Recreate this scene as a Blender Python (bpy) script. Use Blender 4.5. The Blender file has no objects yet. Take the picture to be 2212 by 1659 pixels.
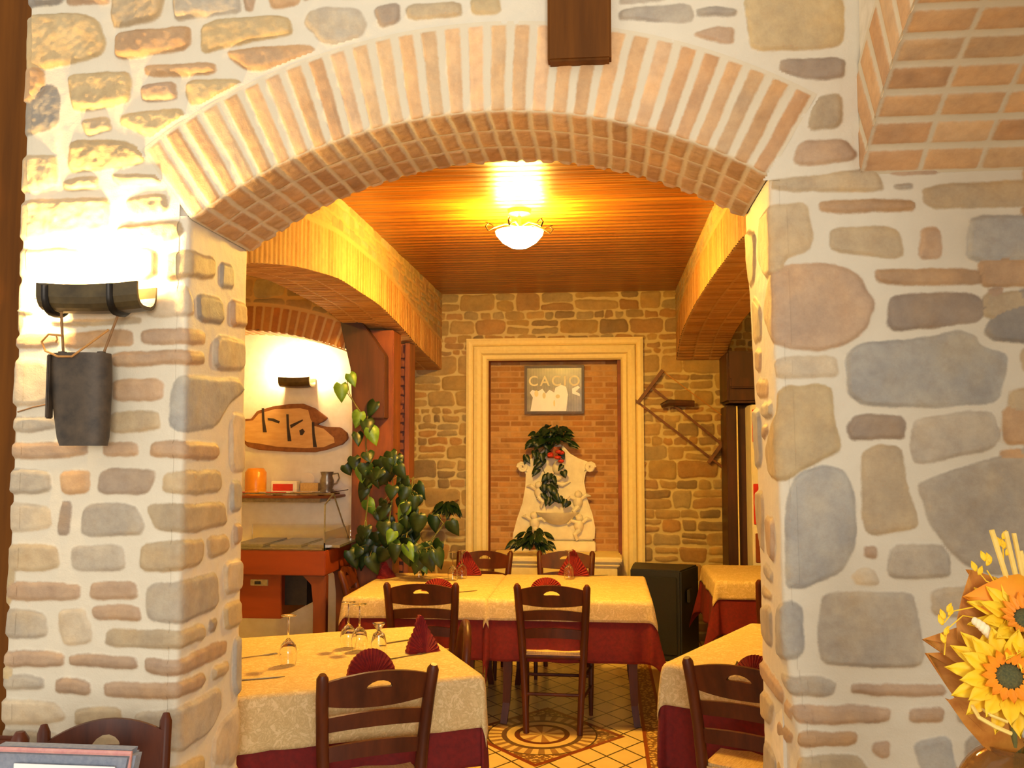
import bpy, bmesh, math, random
import numpy as np
from mathutils import Vector, Matrix, Euler
PI = math.pi
random.seed(7)
sc = bpy.context.scene
COL = sc.collection

# ------------------------------------------------------------------ camera, world, light, exposure
F_PX = 2000.0; CXP = 1106.0; CYP = 829.5
YAW = math.atan(199 / F_PX); CAMH = 1.65
PITCH = math.atan(140 / F_PX * math.cos(YAW))
cam_d = bpy.data.cameras.new('camera'); cam = bpy.data.objects.new('camera', cam_d); COL.objects.link(cam)
cam.location = (0, 0, CAMH); cam.rotation_euler = (PI / 2 + PITCH, 0, YAW)
cam_d.sensor_width = 36; cam_d.lens = 36 * F_PX / 2212; cam_d.clip_start = 0.05
sc.camera = cam
sc.view_settings.view_transform = 'Standard'; sc.view_settings.look = 'None'
sc.view_settings.exposure = 0.60; sc.view_settings.gamma = 1.0; sc.view_settings.use_curve_mapping = False
W = bpy.data.worlds.new('world'); sc.world = W; W.use_nodes = True
W.node_tree.nodes['Background'].inputs[0].default_value = (1.0, 0.955, 0.86, 1)
W.node_tree.nodes['Background'].inputs[1].default_value = 0.66
LAMP_COL = (1.0, 0.58, 0.085)
FRONT_LAMP = 750.0       # emission strength of the two bulbs of the front wall lamp
CHANDELIER = 400.0
FAR_LAMP = 420.0
def area_light(name, loc, target, sx, sy, power, colr):
    l = bpy.data.lights.new(name, 'AREA'); l.shape = 'RECTANGLE'; l.size = sx; l.size_y = sy
    l.energy = power; l.color = colr
    o = bpy.data.objects.new(name, l); COL.objects.link(o); o.location = loc
    o.rotation_euler = (Vector(target) - Vector(loc)).to_track_quat('-Z', 'Y').to_euler()
    return o
# daylight from the front room's window, well behind the camera
area_light('window_daylight', (0.9, -3.2, 2.0), (0.3, 2.6, 1.5), 1.6, 1.3, 125, (1.0, 0.97, 0.90))

# ------------------------------------------------------------------ pixel ray -> point on a real plane
_c, _s = math.cos(PITCH), math.sin(PITCH); _cy, _sy = math.cos(YAW), math.sin(YAW)
def ray(px, py):
    a, b, c = (px - CXP) / F_PX, 1.0, -(py - CYP) / F_PX
    b, c = _c * b - _s * c, _s * b + _c * c
    return (_cy * a - _sy * b, _sy * a + _cy * b, c)
def at(px, py, y):
    d = ray(px, py); t = y / d[1]
    return Vector((d[0] * t, y, d[2] * t + CAMH))
def at_x(px, py, x):
    d = ray(px, py); t = x / d[0]
    return Vector((x, d[1] * t, d[2] * t + CAMH))
def at_z(px, py, z):
    d = ray(px, py); t = (z - CAMH) / d[2]
    return Vector((d[0] * t, d[1] * t, z))
def project(x, y, z):
    z = z - CAMH
    a = _cy * x + _sy * y; b = -_sy * x + _cy * y
    b2 = _c * b + _s * z; c2 = -_s * b + _c * z
    return CXP + F_PX * a / b2, CYP - F_PX * c2 / b2

# ------------------------------------------------------------------ materials
def lin(c):
    return tuple(((v / 255) / 12.92 if v / 255 <= 0.04045 else ((v / 255 + 0.055) / 1.055) ** 2.4) for v in c)
class NT:
    def __init__(s, name):
        s.m = bpy.data.materials.new(name); s.m.use_nodes = True
        s.t = s.m.node_tree; s.b = s.t.nodes['Principled BSDF']
    def n(s, typ, **kw):
        nd = s.t.nodes.new(typ)
        for k, v in kw.items():
            if k.startswith('i_'):
                key = k[2:]; key = int(key) if key.isdigit() else key
                nd.inputs[key].default_value = v
            else: setattr(nd, k, v)
        return nd
    def l(s, a, b): s.t.links.new(a, b)
    def math(s, op, a, b=None):
        nd = s.t.nodes.new('ShaderNodeMath'); nd.operation = op
        for i, v in enumerate((a, b)):
            if v is None: continue
            if isinstance(v, (int, float)): nd.inputs[i].default_value = v
            else: s.l(v, nd.inputs[i])
        return nd.outputs[0]
    def mix(s, fac, a, b, typ='MIX'):
        nd = s.t.nodes.new('ShaderNodeMix'); nd.data_type = 'RGBA'; nd.blend_type = typ
        for i, v in ((0, fac), (6, a), (7, b)):
            if isinstance(v, (int, float)): nd.inputs[i].default_value = v
            elif isinstance(v, tuple): nd.inputs[i].default_value = v if len(v) == 4 else v + (1,)
            else: s.l(v, nd.inputs[i])
        return nd.outputs[2]
    def ramp(s, fac, stops):
        nd = s.t.nodes.new('ShaderNodeValToRGB'); s.l(fac, nd.inputs[0])
        el = nd.color_ramp.elements
        while len(el) < len(stops): el.new(0.5)
        for e, (p, c) in zip(el, stops): e.position = p; e.color = c if len(c) == 4 else tuple(c) + (1,)
        return nd.outputs[0]
    def noise(s, scale, detail=4, rough=0.6, vec=None, dist=0.0):
        nd = s.t.nodes.new('ShaderNodeTexNoise'); nd.inputs['Scale'].default_value = scale
        nd.inputs['Detail'].default_value = detail; nd.inputs['Roughness'].default_value = rough
        nd.inputs['Distortion'].default_value = dist
        if vec is not None: s.l(vec, nd.inputs['Vector'])
        return nd.outputs[0]
    def coords(s, scale=(1, 1, 1), kind='Object'):
        tc = s.t.nodes.new('ShaderNodeTexCoord'); mp = s.t.nodes.new('ShaderNodeMapping')
        mp.inputs['Scale'].default_value = scale; s.l(tc.outputs[kind], mp.inputs['Vector'])
        return mp.outputs[0]
    def bump(s, h, strength=0.3, dist=0.01):
        nd = s.t.nodes.new('ShaderNodeBump'); nd.inputs['Strength'].default_value = strength
        nd.inputs['Distance'].default_value = dist; s.l(h, nd.inputs['Height']); s.l(nd.outputs[0], s.b.inputs['Normal'])
    def rough(s, v): s.b.inputs['Roughness'].default_value = v
    def color(s, v):
        if isinstance(v, tuple): s.b.inputs['Base Color'].default_value = v + (1,)
        else: s.l(v, s.b.inputs['Base Color'])
M = {}
def mat_stone(name, mortar, gloss=0.75, var=0.5):
    t = NT(name)
    sd = t.n('ShaderNodeAttribute', attribute_name='sdf').outputs['Fac']
    sc_ = t.n('ShaderNodeAttribute', attribute_name='stone_col').outputs['Color']
    v = t.coords()
    nf = t.noise(60, 5, 0.65, v); n2 = t.noise(9, 4, 0.6, v); n3 = t.noise(180, 3, 0.6, v)
    edge = t.math('ADD', sd, t.math('MULTIPLY', t.math('SUBTRACT', nf, 0.5), 0.009))
    mr = t.n('ShaderNodeMapRange', interpolation_type='SMOOTHSTEP'); mr.inputs[1].default_value = -0.0060; mr.inputs[2].default_value = 0.0030
    mr.inputs[3].default_value = 1; mr.inputs[4].default_value = 0; t.l(edge, mr.inputs[0])
    dark = t.mix(t.ramp(n2, [(0.3, (0, 0, 0)), (0.7, (1, 1, 1))]), t.mix(1.0, sc_, (0.82, 0.80, 0.80), 'MULTIPLY'), t.mix(1.0, sc_, (1.14, 1.08, 0.98), 'MULTIPLY'))
    n4 = t.noise(22, 5, 0.7, v); n5 = t.noise(5, 3, 0.6, v)
    dark = t.mix(t.ramp(n4, [(0.42, (0, 0, 0)), (0.66, (0.55, 0.55, 0.55))]), dark, t.mix(1.0, dark, (0.80, 0.74, 0.70), 'MULTIPLY'))
    dark = t.mix(t.ramp(n5, [(0.50, (0, 0, 0)), (0.68, (0.40, 0.40, 0.40))]), dark, t.mix(1.0, dark, (1.22, 1.02, 0.68), 'MULTIPLY'))
    st = t.mix(t.math('MULTIPLY', nf, var), dark, t.mix(1.0, dark, (0.68, 0.66, 0.66), 'MULTIPLY'))
    mo = t.mix(t.math('MULTIPLY', n2, 0.6), lin(mortar), tuple(x * 0.80 for x in lin(mortar)))
    t.color(t.mix(mr.outputs[0], mo, st)); t.rough(gloss)
    t.bump(t.math('ADD', t.math('MULTIPLY', nf, 0.7), t.math('MULTIPLY', n3, 0.3)), 0.35, 0.006)
    return t.m
M['stone_front'] = mat_stone('stone_front', (218, 205, 180), 0.58)
M['stone_back'] = mat_stone('stone_back', (208, 188, 136))
M['brick_niche'] = mat_stone('brick_niche', (196, 156, 106), 0.8, 0.35)
M['brick_front'] = mat_stone('brick_front', (216, 200, 170), 0.8, 0.35)
def mat_noise(name, a, b, scale=12, rough=0.6, bump=0.15, stretch=(1, 1, 1), detail=5, spec=None, metal=0.0, dist=0.004, lo=0.3, hi=0.7):
    t = NT(name); v = t.coords(stretch); n = t.noise(scale, detail, 0.6, v)
    t.color(t.ramp(n, [(lo, lin(a)), (hi, lin(b))])); t.rough(rough)
    if bump: t.bump(n, bump, dist)
    if spec is not None: t.b.inputs['Specular IOR Level'].default_value = spec
    t.b.inputs['Metallic'].default_value = metal
    M[name] = t.m; return t.m
mat_noise('plaster', (205, 192, 168), (225, 212, 190), 20, 0.85, 0.2)
mat_noise('plaster_white', (232, 226, 212), (244, 240, 228), 14, 0.85, 0.15)
mat_noise('trim_white', (234, 212, 150), (242, 224, 166), 30, 0.55, 0.05)
mat_noise('wood_dark', (44, 22, 12), (84, 44, 24), 9, 0.45, 0.15, (1, 1, 0.12))
mat_noise('wood_chair', (58, 22, 8), (94, 42, 16), 14, 0.42, 0.08, (1, 1, 0.2), spec=0.3)
mat_noise('wood_beam', (84, 46, 6), (116, 66, 12), 10, 0.7, 0.3, (1.5, 1.5, 0.1), spec=0.15)
mat_noise('wood_post', (92, 44, 20), (140, 74, 34), 12, 0.5, 0.2, (1, 1, 0.15))
mat_noise('wood_saw', (88, 50, 26), (128, 80, 44), 20, 0.6, 0.1)
mat_noise('wood_buffet', (122, 48, 16), (142, 60, 22), 8, 0.4, 0.04, (0.2, 1, 1))
mat_noise('wood_buffet_dark', (104, 48, 22), (130, 64, 30), 8, 0.4, 0.04, (1, 1, 0.2))
mat_noise('wood_slice', (196, 150, 92), (216, 174, 116), 7, 0.5, 0.05, (1, 1, 4))
mat_noise('bark', (120, 72, 36), (150, 96, 50), 30, 0.8, 0.4)
mat_noise('ink_dark', (48, 36, 30), (62, 48, 40), 30, 0.8, 0)
mat_noise('straw', (176, 140, 84), (214, 182, 124), 60, 0.8, 0.4, (4, 0.5, 1))
mat_noise('iron', (50, 40, 30), (84, 68, 50), 20, 0.6, 0.35, metal=0.1)
mat_noise('bronze_tile', (60, 48, 28), (92, 76, 44), 14, 0.4, 0.2, metal=0.3)
mat_noise('steel', (150, 150, 150), (185, 185, 185), 40, 0.28, 0.03, metal=0.9)
mat_noise('leather', (120, 84, 48), (150, 108, 62), 30, 0.7, 0.1)
mat_noise('cord', (168, 112, 50), (190, 134, 66), 60, 0.7, 0)
mat_noise('black_plastic', (26, 26, 28), (38, 38, 38), 80, 0.55, 0.1)
mat_noise('speaker_grille', (18, 18, 20), (30, 30, 32), 300, 0.7, 0.5)
mat_noise('leaf', (14, 34, 16), (36, 62, 26), 12, 0.4, 0.05)
mat_noise('leaf_light', (66, 106, 34), (112, 146, 50), 12, 0.4, 0.05)
mat_noise('stem', (92, 92, 44), (120, 116, 60), 20, 0.6, 0)
mat_noise('terracotta', (150, 84, 52), (178, 104, 66), 14, 0.8, 0.1)
mat_noise('marble', (226, 216, 186), (244, 236, 208), 12, 0.6, 0.1)
mat_noise('napkin', (106, 12, 14), (138, 24, 22), 40, 0.85, 0.15)
mat_noise('cloth_red', (92, 8, 4), (116, 14, 8), 50, 0.85, 0.15)
mat_noise('grey_fabric', (118, 124, 138), (140, 144, 154), 90, 0.9, 0.3)
mat_noise('pink_stitch', (190, 130, 128), (206, 150, 140), 90, 0.9, 0.3)
mat_noise('paper', (226, 226, 222), (240, 240, 236), 10, 0.7, 0)
mat_noise('petal', (238, 186, 16), (250, 206, 30), 20, 0.6, 0.05)
mat_noise('petal_orange', (236, 132, 14), (246, 160, 20), 20, 0.6, 0.05)
mat_noise('dry_leaf', (176, 104, 26), (206, 140, 50), 24, 0.7, 0.25, (1, 6, 1))
mat_noise('dry_straw', (224, 186, 84), (240, 208, 116), 24, 0.7, 0.1)
mat_noise('cream_pod', (236, 216, 172), (246, 230, 190), 40, 0.7, 0.2)
mat_noise('seed', (64, 68, 40), (100, 96, 50), 300, 0.8, 0.6)
mat_noise('ribbon', (104, 134, 140), (130, 158, 160), 20, 0.5, 0.05)
mat_noise('twig', (112, 78, 50), (140, 100, 66), 40, 0.8, 0.1)
mat_noise('red_paint', (196, 38, 22), (214, 54, 30), 10, 0.5, 0)
mat_noise('red_flower', (186, 44, 30), (206, 66, 44), 30, 0.6, 0.1)
mat_noise('white_paint', (222, 216, 206), (236, 230, 220), 10, 0.5, 0)
mat_noise('amber', (206, 128, 34), (222, 150, 50), 10, 0.3, 0)
mat_noise('pewter', (120, 112, 104), (160, 150, 138), 30, 0.35, 0.1, metal=0.6)
mat_noise('dark_metal', (30, 26, 22), (46, 40, 34), 30, 0.4, 0, metal=0.7)
mat_noise('cutlery', (110, 104, 92), (140, 130, 116), 30, 0.3, 0, metal=0.9)
mat_noise('wall_red_brown', (110, 48, 14), (150, 76, 26), 6, 0.6, 0.1)
mat_noise('floor_front', (176, 150, 112), (196, 170, 130), 6, 0.4, 0.03)
mat_noise('seat_dark', (28, 24, 20), (44, 36, 28), 30, 0.7, 0.1)
# damask cloth
t = NT('cloth_cream'); v = t.coords(); n = t.noise(26, 5, 0.7, v, 1.5); n2 = t.noise(240, 2, 0.5, v)
t.color(t.mix(t.math('MULTIPLY', n2, 0.4), t.ramp(n, [(0.40, lin((214, 188, 136))), (0.50, lin((190, 162, 108))), (0.58, lin((222, 198, 148)))]), lin((172, 146, 96))))
t.rough(0.8); t.bump(n2, 0.3, 0.003); M['cloth_cream'] = t.m
# ceiling boards
t = NT('ceiling_boards'); v = t.coords()
sx = t.n('ShaderNodeSeparateXYZ'); t.l(v, sx.inputs[0])
yy = t.math('MULTIPLY', sx.outputs[1], 1 / 0.085)
fr = t.math('FRACT', yy); idn = t.math('FLOOR', yy)
comb = t.n('ShaderNodeCombineXYZ'); t.l(t.math('MULTIPLY', sx.outputs[0], 1.2), comb.inputs[0]); t.l(t.math('MULTIPLY', sx.outputs[1], 32), comb.inputs[1]); t.l(idn, comb.inputs[2])
n = t.noise(1.0, 6, 0.7, comb.outputs[0], 0.4)
wn = t.n('ShaderNodeTexWhiteNoise', noise_dimensions='1D'); t.l(idn, wn.inputs['W'])
base = t.ramp(n, [(0.30, lin((104, 56, 14))), (0.5, lin((168, 104, 32))), (0.72, lin((208, 146, 58)))])
base = t.mix(t.math('MULTIPLY', wn.outputs[0], 0.45), base, lin((104, 50, 16)))
gro = t.math('LESS_THAN', t.math('ABSOLUTE', t.math('SUBTRACT', fr, 0.5)), 0.455)
t.color(t.mix(gro, lin((44, 20, 8)), base)); t.rough(0.30)
hb = t.math('ADD', t.math('MULTIPLY', gro, 1.0), t.math('ADD', t.math('MULTIPLY', n, 0.5), t.math('MULTIPLY', t.math('SINE', t.math('MULTIPLY', fr, 6.283)), -0.35)))
t.bump(hb, 0.55, 0.010); t.b.inputs['Specular IOR Level'].default_value = 0.45
M['ceiling_boards'] = t.m
# floor of the far room: diagonal tiles, mosaic medallion, mosaic strips
t = NT('floor_tiles'); v = t.coords(); sx = t.n('ShaderNodeSeparateXYZ'); t.l(v, sx.inputs[0])
X_, Y_ = sx.outputs[0], sx.outputs[1]
def tri(e, period):   # distance to the nearest multiple of period
    return t.math('MULTIPLY', t.math('ABSOLUTE', t.math('SUBTRACT', t.math('FRACT', t.math('DIVIDE', e, period)), 0.5)), period)
pu = t.math('ADD', t.math('MULTIPLY', X_, 1.35), Y_); pv = t.math('SUBTRACT', t.math('MULTIPLY', X_, 1.35), Y_)
P_ = 0.27
l1 = t.math('GREATER_THAN', tri(pu, P_), P_ / 2 - 0.009); l2 = t.math('GREATER_THAN', tri(pv, P_), P_ / 2 - 0.009)
line = t.math('MAXIMUM', l1, l2)
nz = t.noise(5, 4, 0.6, v); vor = t.n('ShaderNodeTexVoronoi'); vor.inputs['Scale'].default_value = 45; t.l(v, vor.inputs['Vector'])
tile = t.mix(nz, lin((214, 190, 132)), lin((190, 162, 104)))
c0 = t.mix(line, tile, lin((74, 52, 30)))
mx = t.math('SUBTRACT', X_, -0.37); my = t.math('SUBTRACT', Y_, 5.48)
dm = t.math('ADD', t.math('ABSOLUTE', mx), t.math('MULTIPLY', t.math('ABSOLUTE', my), 0.86))
rr = t.math('SQRT', t.math('ADD', t.math('MULTIPLY', mx, mx), t.math('MULTIPLY', t.math('MULTIPLY', my, my), 0.75)))
mos = t.mix(t.math('GREATER_THAN', vor.outputs['Distance'], 0.42), lin((200, 168, 104)), lin((120, 84, 46)))
ang = t.math('ARCTAN2', my, mx)
tooth = t.math('GREATER_THAN', t.math('SINE', t.math('MULTIPLY', ang, 28)), 0.0)
star = t.math('GREATER_THAN', t.math('SINE', t.math('MULTIPLY', ang, 8)), 0.2)
def band(a, b, val):
    return t.math('MULTIPLY', t.math('GREATER_THAN', val, a), t.math('LESS_THAN', val, b))
med = t.mix(band(0.205, 0.235, rr), lin((196, 168, 110)), lin((92, 66, 44)))
med = t.mix(t.math('MULTIPLY', band(0.235, 0.31, rr), tooth), med, lin((140, 104, 62)))
med = t.mix(band(0.13, 0.16, rr), med, lin((92, 40, 22)))
med = t.mix(t.math('MULTIPLY', t.math('LESS_THAN', rr, 0.13), star), med, lin((146, 104, 62)))
med = t.mix(band(0.31, 0.32, rr), med, lin((70, 48, 32)))
med = t.mix(t.math('GREATER_THAN', rr, 0.32), med, mos)
med = t.mix(t.math('GREATER_THAN', dm, 0.44), med, lin((118, 52, 24)))
c1 = t.mix(t.math('LESS_THAN', dm, 0.48), c0, med)
strip = t.math('ABSOLUTE', t.math('SUBTRACT', X_, 0.275))
c2 = t.mix(t.math('LESS_THAN', strip, 0.066), c1, t.mix(t.math('GREATER_THAN', strip, 0.045), mos, lin((126, 62, 26))))
c2 = t.mix(t.math('GREATER_THAN', X_, 0.341), c2, t.mix(t.math('GREATER_THAN', tri(X_, 0.2), 0.094), tile, lin((120, 66, 30))))
t.color(c2); t.rough(0.32); M['floor_tiles'] = t.m
# glass
t = NT('glass'); t.color((1, 1, 1)); t.b.inputs['Transmission Weight'].default_value = 1.0; t.rough(0.0); t.b.inputs['IOR'].default_value = 1.45; M['glass'] = t.m
t = NT('glass_amber'); t.color((0.62, 0.36, 0.12)); t.b.inputs['Transmission Weight'].default_value = 0.85; t.rough(0.05); t.b.inputs['IOR'].default_value = 1.3; M['glass_amber'] = t.m
def mat_emit(name, c, s):
    t = NT(name); t.color(c); t.b.inputs['Emission Color'].default_value = c + (1,); t.b.inputs['Emission Strength'].default_value = s; M[name] = t.m
mat_emit('bulb_front', (1.0, 0.66, 0.24), FRONT_LAMP)
mat_emit('bulb_chandelier', LAMP_COL, CHANDELIER)
mat_emit('bulb_far', (1.0, 0.64, 0.26), FAR_LAMP)
mat_emit('side_fill_glow', LAMP_COL, 120.0)  # glow of the unseen fill lamps in the aisles
# old poster photograph
t = NT('poster_print'); v = t.coords(); n = t.noise(9, 4, 0.6, v); sx = t.n('ShaderNodeSeparateXYZ'); t.l(v, sx.inputs[0])
stripe = t.math('GREATER_THAN', t.math('SINE', t.math('MULTIPLY', sx.outputs[0], 260)), 0.2)
t.color(t.mix(t.math('MULTIPLY', stripe, 0.25), t.ramp(n, [(0.35, lin((122, 114, 96))), (0.65, lin((150, 142, 120)))]), lin((98, 92, 76)))); t.rough(0.25); M['poster_print'] = t.m
mat_noise('poster_glare', (232, 232, 240), (244, 244, 248), 8, 0.3, 0)  # white glare on the print, put in as a colour
mat_noise('poster_letter', (216, 204, 158), (224, 212, 168), 8, 0.4, 0)

# ------------------------------------------------------------------ object helpers
def link(name, me, mat=None, parent=None, smooth=False, loc=None, rz=None):
    o = bpy.data.objects.new(name, me); COL.objects.link(o)
    if mat is not None:
        me.materials.append(M[mat] if isinstance(mat, str) else mat)
    if smooth: me.polygons.foreach_set('use_smooth', [True] * len(me.polygons))
    if parent is not None: o.parent = parent
    if loc is not None: o.location = loc
    if rz is not None: o.rotation_euler = (0, 0, rz)
    return o
def thing(name, label, cat, loc=(0, 0, 0), rz=0.0, group=None):
    o = bpy.data.objects.new(name, None); COL.objects.link(o); o.location = loc; o.rotation_euler = (0, 0, rz)
    o.empty_display_size = 0.1
    return tag(o, label, cat, group)
def tag(o, label, cat, group=None):
    o['label'] = label; o['category'] = cat
    if group: o['group'] = group
    return o
def struct(o): o['kind'] = 'structure'; return o
class MB:
    """collects shapes, then becomes one mesh"""
    def __init__(s): s.v = []; s.f = []
    def add(s, vs, fs):
        k = len(s.v); s.v += [tuple(p) for p in vs]; s.f += [tuple(i + k for i in f) for f in fs]; return s
    def box(s, x0, x1, y0, y1, z0, z1, bev=0.0, mtx=None):
        bm = bmesh.new(); bmesh.ops.create_cube(bm, size=1)
        for p in bm.verts: p.co = Vector(((x0 + x1) / 2 + p.co.x * (x1 - x0), (y0 + y1) / 2 + p.co.y * (y1 - y0), (z0 + z1) / 2 + p.co.z * (z1 - z0)))
        if bev: bmesh.ops.bevel(bm, geom=list(bm.edges), offset=bev, segments=2, affect='EDGES')
        return s.bm(bm, mtx)
    def bm(s, bm, mtx=None):
        if mtx is not None: bm.transform(mtx)
        bm.verts.index_update()
        s.add([p.co for p in bm.verts], [[q.index for q in f.verts] for f in bm.faces]); bm.free(); return s
    def tube(s, pts, r, n=8, cap=True, sx=1.0):
        pts = [Vector(p) for p in pts]; rs = r if isinstance(r, (list, tuple)) else [r] * len(pts)
        k = len(s.v); prev = None
        for i, p in enumerate(pts):
            d = (pts[min(i + 1, len(pts) - 1)] - pts[max(i - 1, 0)]).normalized()
            if prev is None: a = d.orthogonal().normalized()
            else:
                a = prev - d * prev.dot(d)
                a = a.normalized() if a.length > 1e-6 else d.orthogonal().normalized()
            prev = a; b = d.cross(a)
            for j in range(n):
                an = 2 * PI * j / n
                s.v.append(tuple(p + a * math.cos(an) * rs[i] * sx + b * math.sin(an) * rs[i]))
        for i in range(len(pts) - 1):
            for j in range(n):
                s.f.append((k + i * n + j, k + i * n + (j + 1) % n, k + (i + 1) * n + (j + 1) % n, k + (i + 1) * n + j))
        if cap:
            s.f.append(tuple(k + j for j in reversed(range(n)))); e = k + (len(pts) - 1) * n
            s.f.append(tuple(e + j for j in range(n)))
        return s
    def lathe(s, prof, n=24, c=(0, 0, 0), ang=2 * PI):
        k = len(s.v); full = abs(ang - 2 * PI) < 1e-6; m = n if full else n + 1
        for (r, z) in prof:
            for j in range(m):
                a = ang * j / n; s.v.append((c[0] + r * math.cos(a), c[1] + r * math.sin(a), c[2] + z))
        for i in range(len(prof) - 1):
            for j in range(n):
                j2 = (j + 1) % m
                s.f.append((k + i * m + j, k + i * m + j2, k + (i + 1) * m + j2, k + (i + 1) * m + j))
        return s
    def sphere(s, c, r, n=16, sz=1.0):
        pr = [(max(r * math.sin(PI * i / 10), 1e-5), -r * sz * math.cos(PI * i / 10)) for i in range(11)]
        return s.lathe(pr, n, c)
    def prism(s, outline, h0, h1, holes=(), mtx=None, bev=0.0):
        """outline in (a, b); extruded along the third axis from h0 to h1"""
        bm = bmesh.new(); loops = []
        for lp in [outline] + list(holes):
            vs = [bm.verts.new((p[0], p[1], h0)) for p in lp]
            for i in range(len(vs)): bm.edges.new((vs[i], vs[(i + 1) % len(vs)]))
        if holes: bmesh.ops.triangle_fill(bm, use_beauty=True, edges=list(bm.edges))
        else: bm.faces.new(list(bm.verts))
        r = bmesh.ops.extrude_face_region(bm, geom=list(bm.faces))
        for e in r['geom']:
            if isinstance(e, bmesh.types.BMVert): e.co.z += h1 - h0
        bmesh.ops.recalc_face_normals(bm, faces=list(bm.faces))
        if bev:
            ed = [e for e in bm.edges if len(e.link_faces) == 2 and e.calc_face_angle(0) > 0.6]
            bmesh.ops.bevel(bm, geom=ed, offset=bev, segments=2, affect='EDGES')
        return s.bm(bm, mtx)
    def build(s, name, mat, parent=None, smooth=False, loc=None, rz=None, fix=True):
        me = bpy.data.meshes.new(name); me.from_pydata(s.v, [], s.f)
        if fix:
            bm = bmesh.new(); bm.from_mesh(me); bmesh.ops.recalc_face_normals(bm, faces=list(bm.faces)); bm.to_mesh(me); bm.free()
        me.update()
        o = link(name, me, mat, parent, False, loc, rz)
        if smooth:
            me.polygons.foreach_set('use_smooth', [True] * len(me.polygons))
            try: me.set_sharp_from_angle(angle=0.7)
            except Exception: pass
        return o
XZ = Matrix(((1, 0, 0, 0), (0, 0, 1, 0), (0, 1, 0, 0), (0, 0, 0, 1)))   # (a, b, h) -> x = a, z = b, y = h
YZ = Matrix(((0, 0, 1, 0), (1, 0, 0, 0), (0, 1, 0, 0), (0, 0, 0, 1)))   # (a, b, h) -> y = a, z = b, x = h
def copy_tree(o, parent=None, first=True):
    c = o.copy(); COL.objects.link(c)
    if parent is not None: c.parent = parent
    for ch in [k for k in bpy.data.objects if k.parent == o and k != c]:
        copy_tree(ch, c, False)
    return c

# ------------------------------------------------------------------ numpy noise and stone patches
def _h(*a):
    h = np.zeros(a[0].shape, np.uint64)
    for i, x in enumerate(a): h = h ^ (x.astype(np.int64).astype(np.uint64) * np.uint64((73856093, 19349663, 83492791)[i]))
    h = (h * np.uint64(2654435761)) & np.uint64(0xffffffff); h ^= h >> np.uint64(15)
    h = (h * np.uint64(2246822519)) & np.uint64(0xffffffff); h ^= h >> np.uint64(13)
    return h.astype(np.float64) / 4294967295.0
def vn(u, v, s=1.0, seed=0):
    u = u * s + 1000 + seed * 17.3; v = v * s + 1000 + seed * 7.7
    iu, iv = np.floor(u), np.floor(v); fu, fv = u - iu, v - iv
    fu = fu * fu * (3 - 2 * fu); fv = fv * fv * (3 - 2 * fv)
    a = _h(iu, iv); b = _h(iu + 1, iv); c = _h(iu, iv + 1); d = _h(iu + 1, iv + 1)
    return (a * (1 - fu) + b * fu) * (1 - fv) + (c * (1 - fu) + d * fu) * fv
def fbm(u, v, s=1.0, o=3, seed=0):
    r = 0; a = 0.5; t_ = 0
    for i in range(o): r = r + a * vn(u, v, s * 2 ** i, seed + i); t_ += a; a *= 0.55
    return r / t_
def chaikin(P, it=2, w=0.15):
    P = np.array(P, float)
    for _ in range(it):
        Q = np.roll(P, -1, 0); P = np.stack([P * (1 - w) + Q * w, P * w + Q * (1 - w)], 1).reshape(-1, 2)
    return P
def poly_sdf(P, u, v):
    n = len(P); d = np.full(u.shape, 1e9); ins = np.zeros(u.shape, bool)
    for i in range(n):
        ax, ay = P[i]; bx, by = P[(i + 1) % n]; ex, ey = bx - ax, by - ay
        L = ex * ex + ey * ey + 1e-12
        t_ = np.clip(((u - ax) * ex + (v - ay) * ey) / L, 0, 1)
        d = np.minimum(d, (u - ax - t_ * ex) ** 2 + (v - ay - t_ * ey) ** 2)
        c = (ay > v) != (by > v)
        if ay != by: ins ^= c & (u < ex * (v - ay) / (by - ay) + ax)
    d = np.sqrt(d); return np.where(ins, -d, d)
def stones_field(stones, u, v, warp=0.006, seed=0):
    """stones: [(polygon, colour)] -> sdf, colour, tilt height"""
    uw = u + (fbm(u, v, 14, 3, seed) - 0.5) * 2 * warp; vw = v + (fbm(u, v, 14, 3, seed + 9) - 0.5) * 2 * warp
    sd = np.full(u.shape, 0.05); col = np.full(u.shape + (3,), 0.35); ti = np.zeros(u.shape)
    for k, (P, c) in enumerate(stones):
        P = chaikin(P); lo = P.min(0) - 0.04; hi = P.max(0) + 0.04
        w = np.where((uw > lo[0]) & (uw < hi[0]) & (vw > lo[1]) & (vw < hi[1]))
        if len(w[0]) == 0: continue
        d = poly_sdf(P, uw[w], vw[w]) - 0.004; cur = sd[w]; b = d < cur
        idx = tuple(q[b] for q in w); sd[idx] = d[b]; col[idx] = c
        rg = np.random.RandomState(k * 7 + seed); cc = P.mean(0)
        g = rg.uniform(-0.03, 0.03, 2); ti[idx] = ((uw[idx] - cc[0]) * g[0] + (vw[idx] - cc[1]) * g[1]) + rg.uniform(-0.002, 0.003)
    return sd, col, ti
def patch(P, N, sd, col, h, keep=None):
    """P, N: (nu, nv, 3) -> verts, quads, sdf, colours"""
    V = (P + N * h[..., None]).reshape(-1, 3); nu, nv = sd.shape
    idx = np.arange(nu * nv).reshape(nu, nv)
    q = np.stack([idx[:-1, :-1], idx[1:, :-1], idx[1:, 1:], idx[:-1, 1:]], -1)
    q = q[keep] if keep is not None else q.reshape(-1, 4)
    used = np.zeros(nu * nv, bool); used[q.reshape(-1)] = True
    mp = np.cumsum(used) - 1
    return V[used], mp[q].reshape(-1, 4), sd.reshape(-1)[used], col.reshape(-1, 3)[used]
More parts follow.
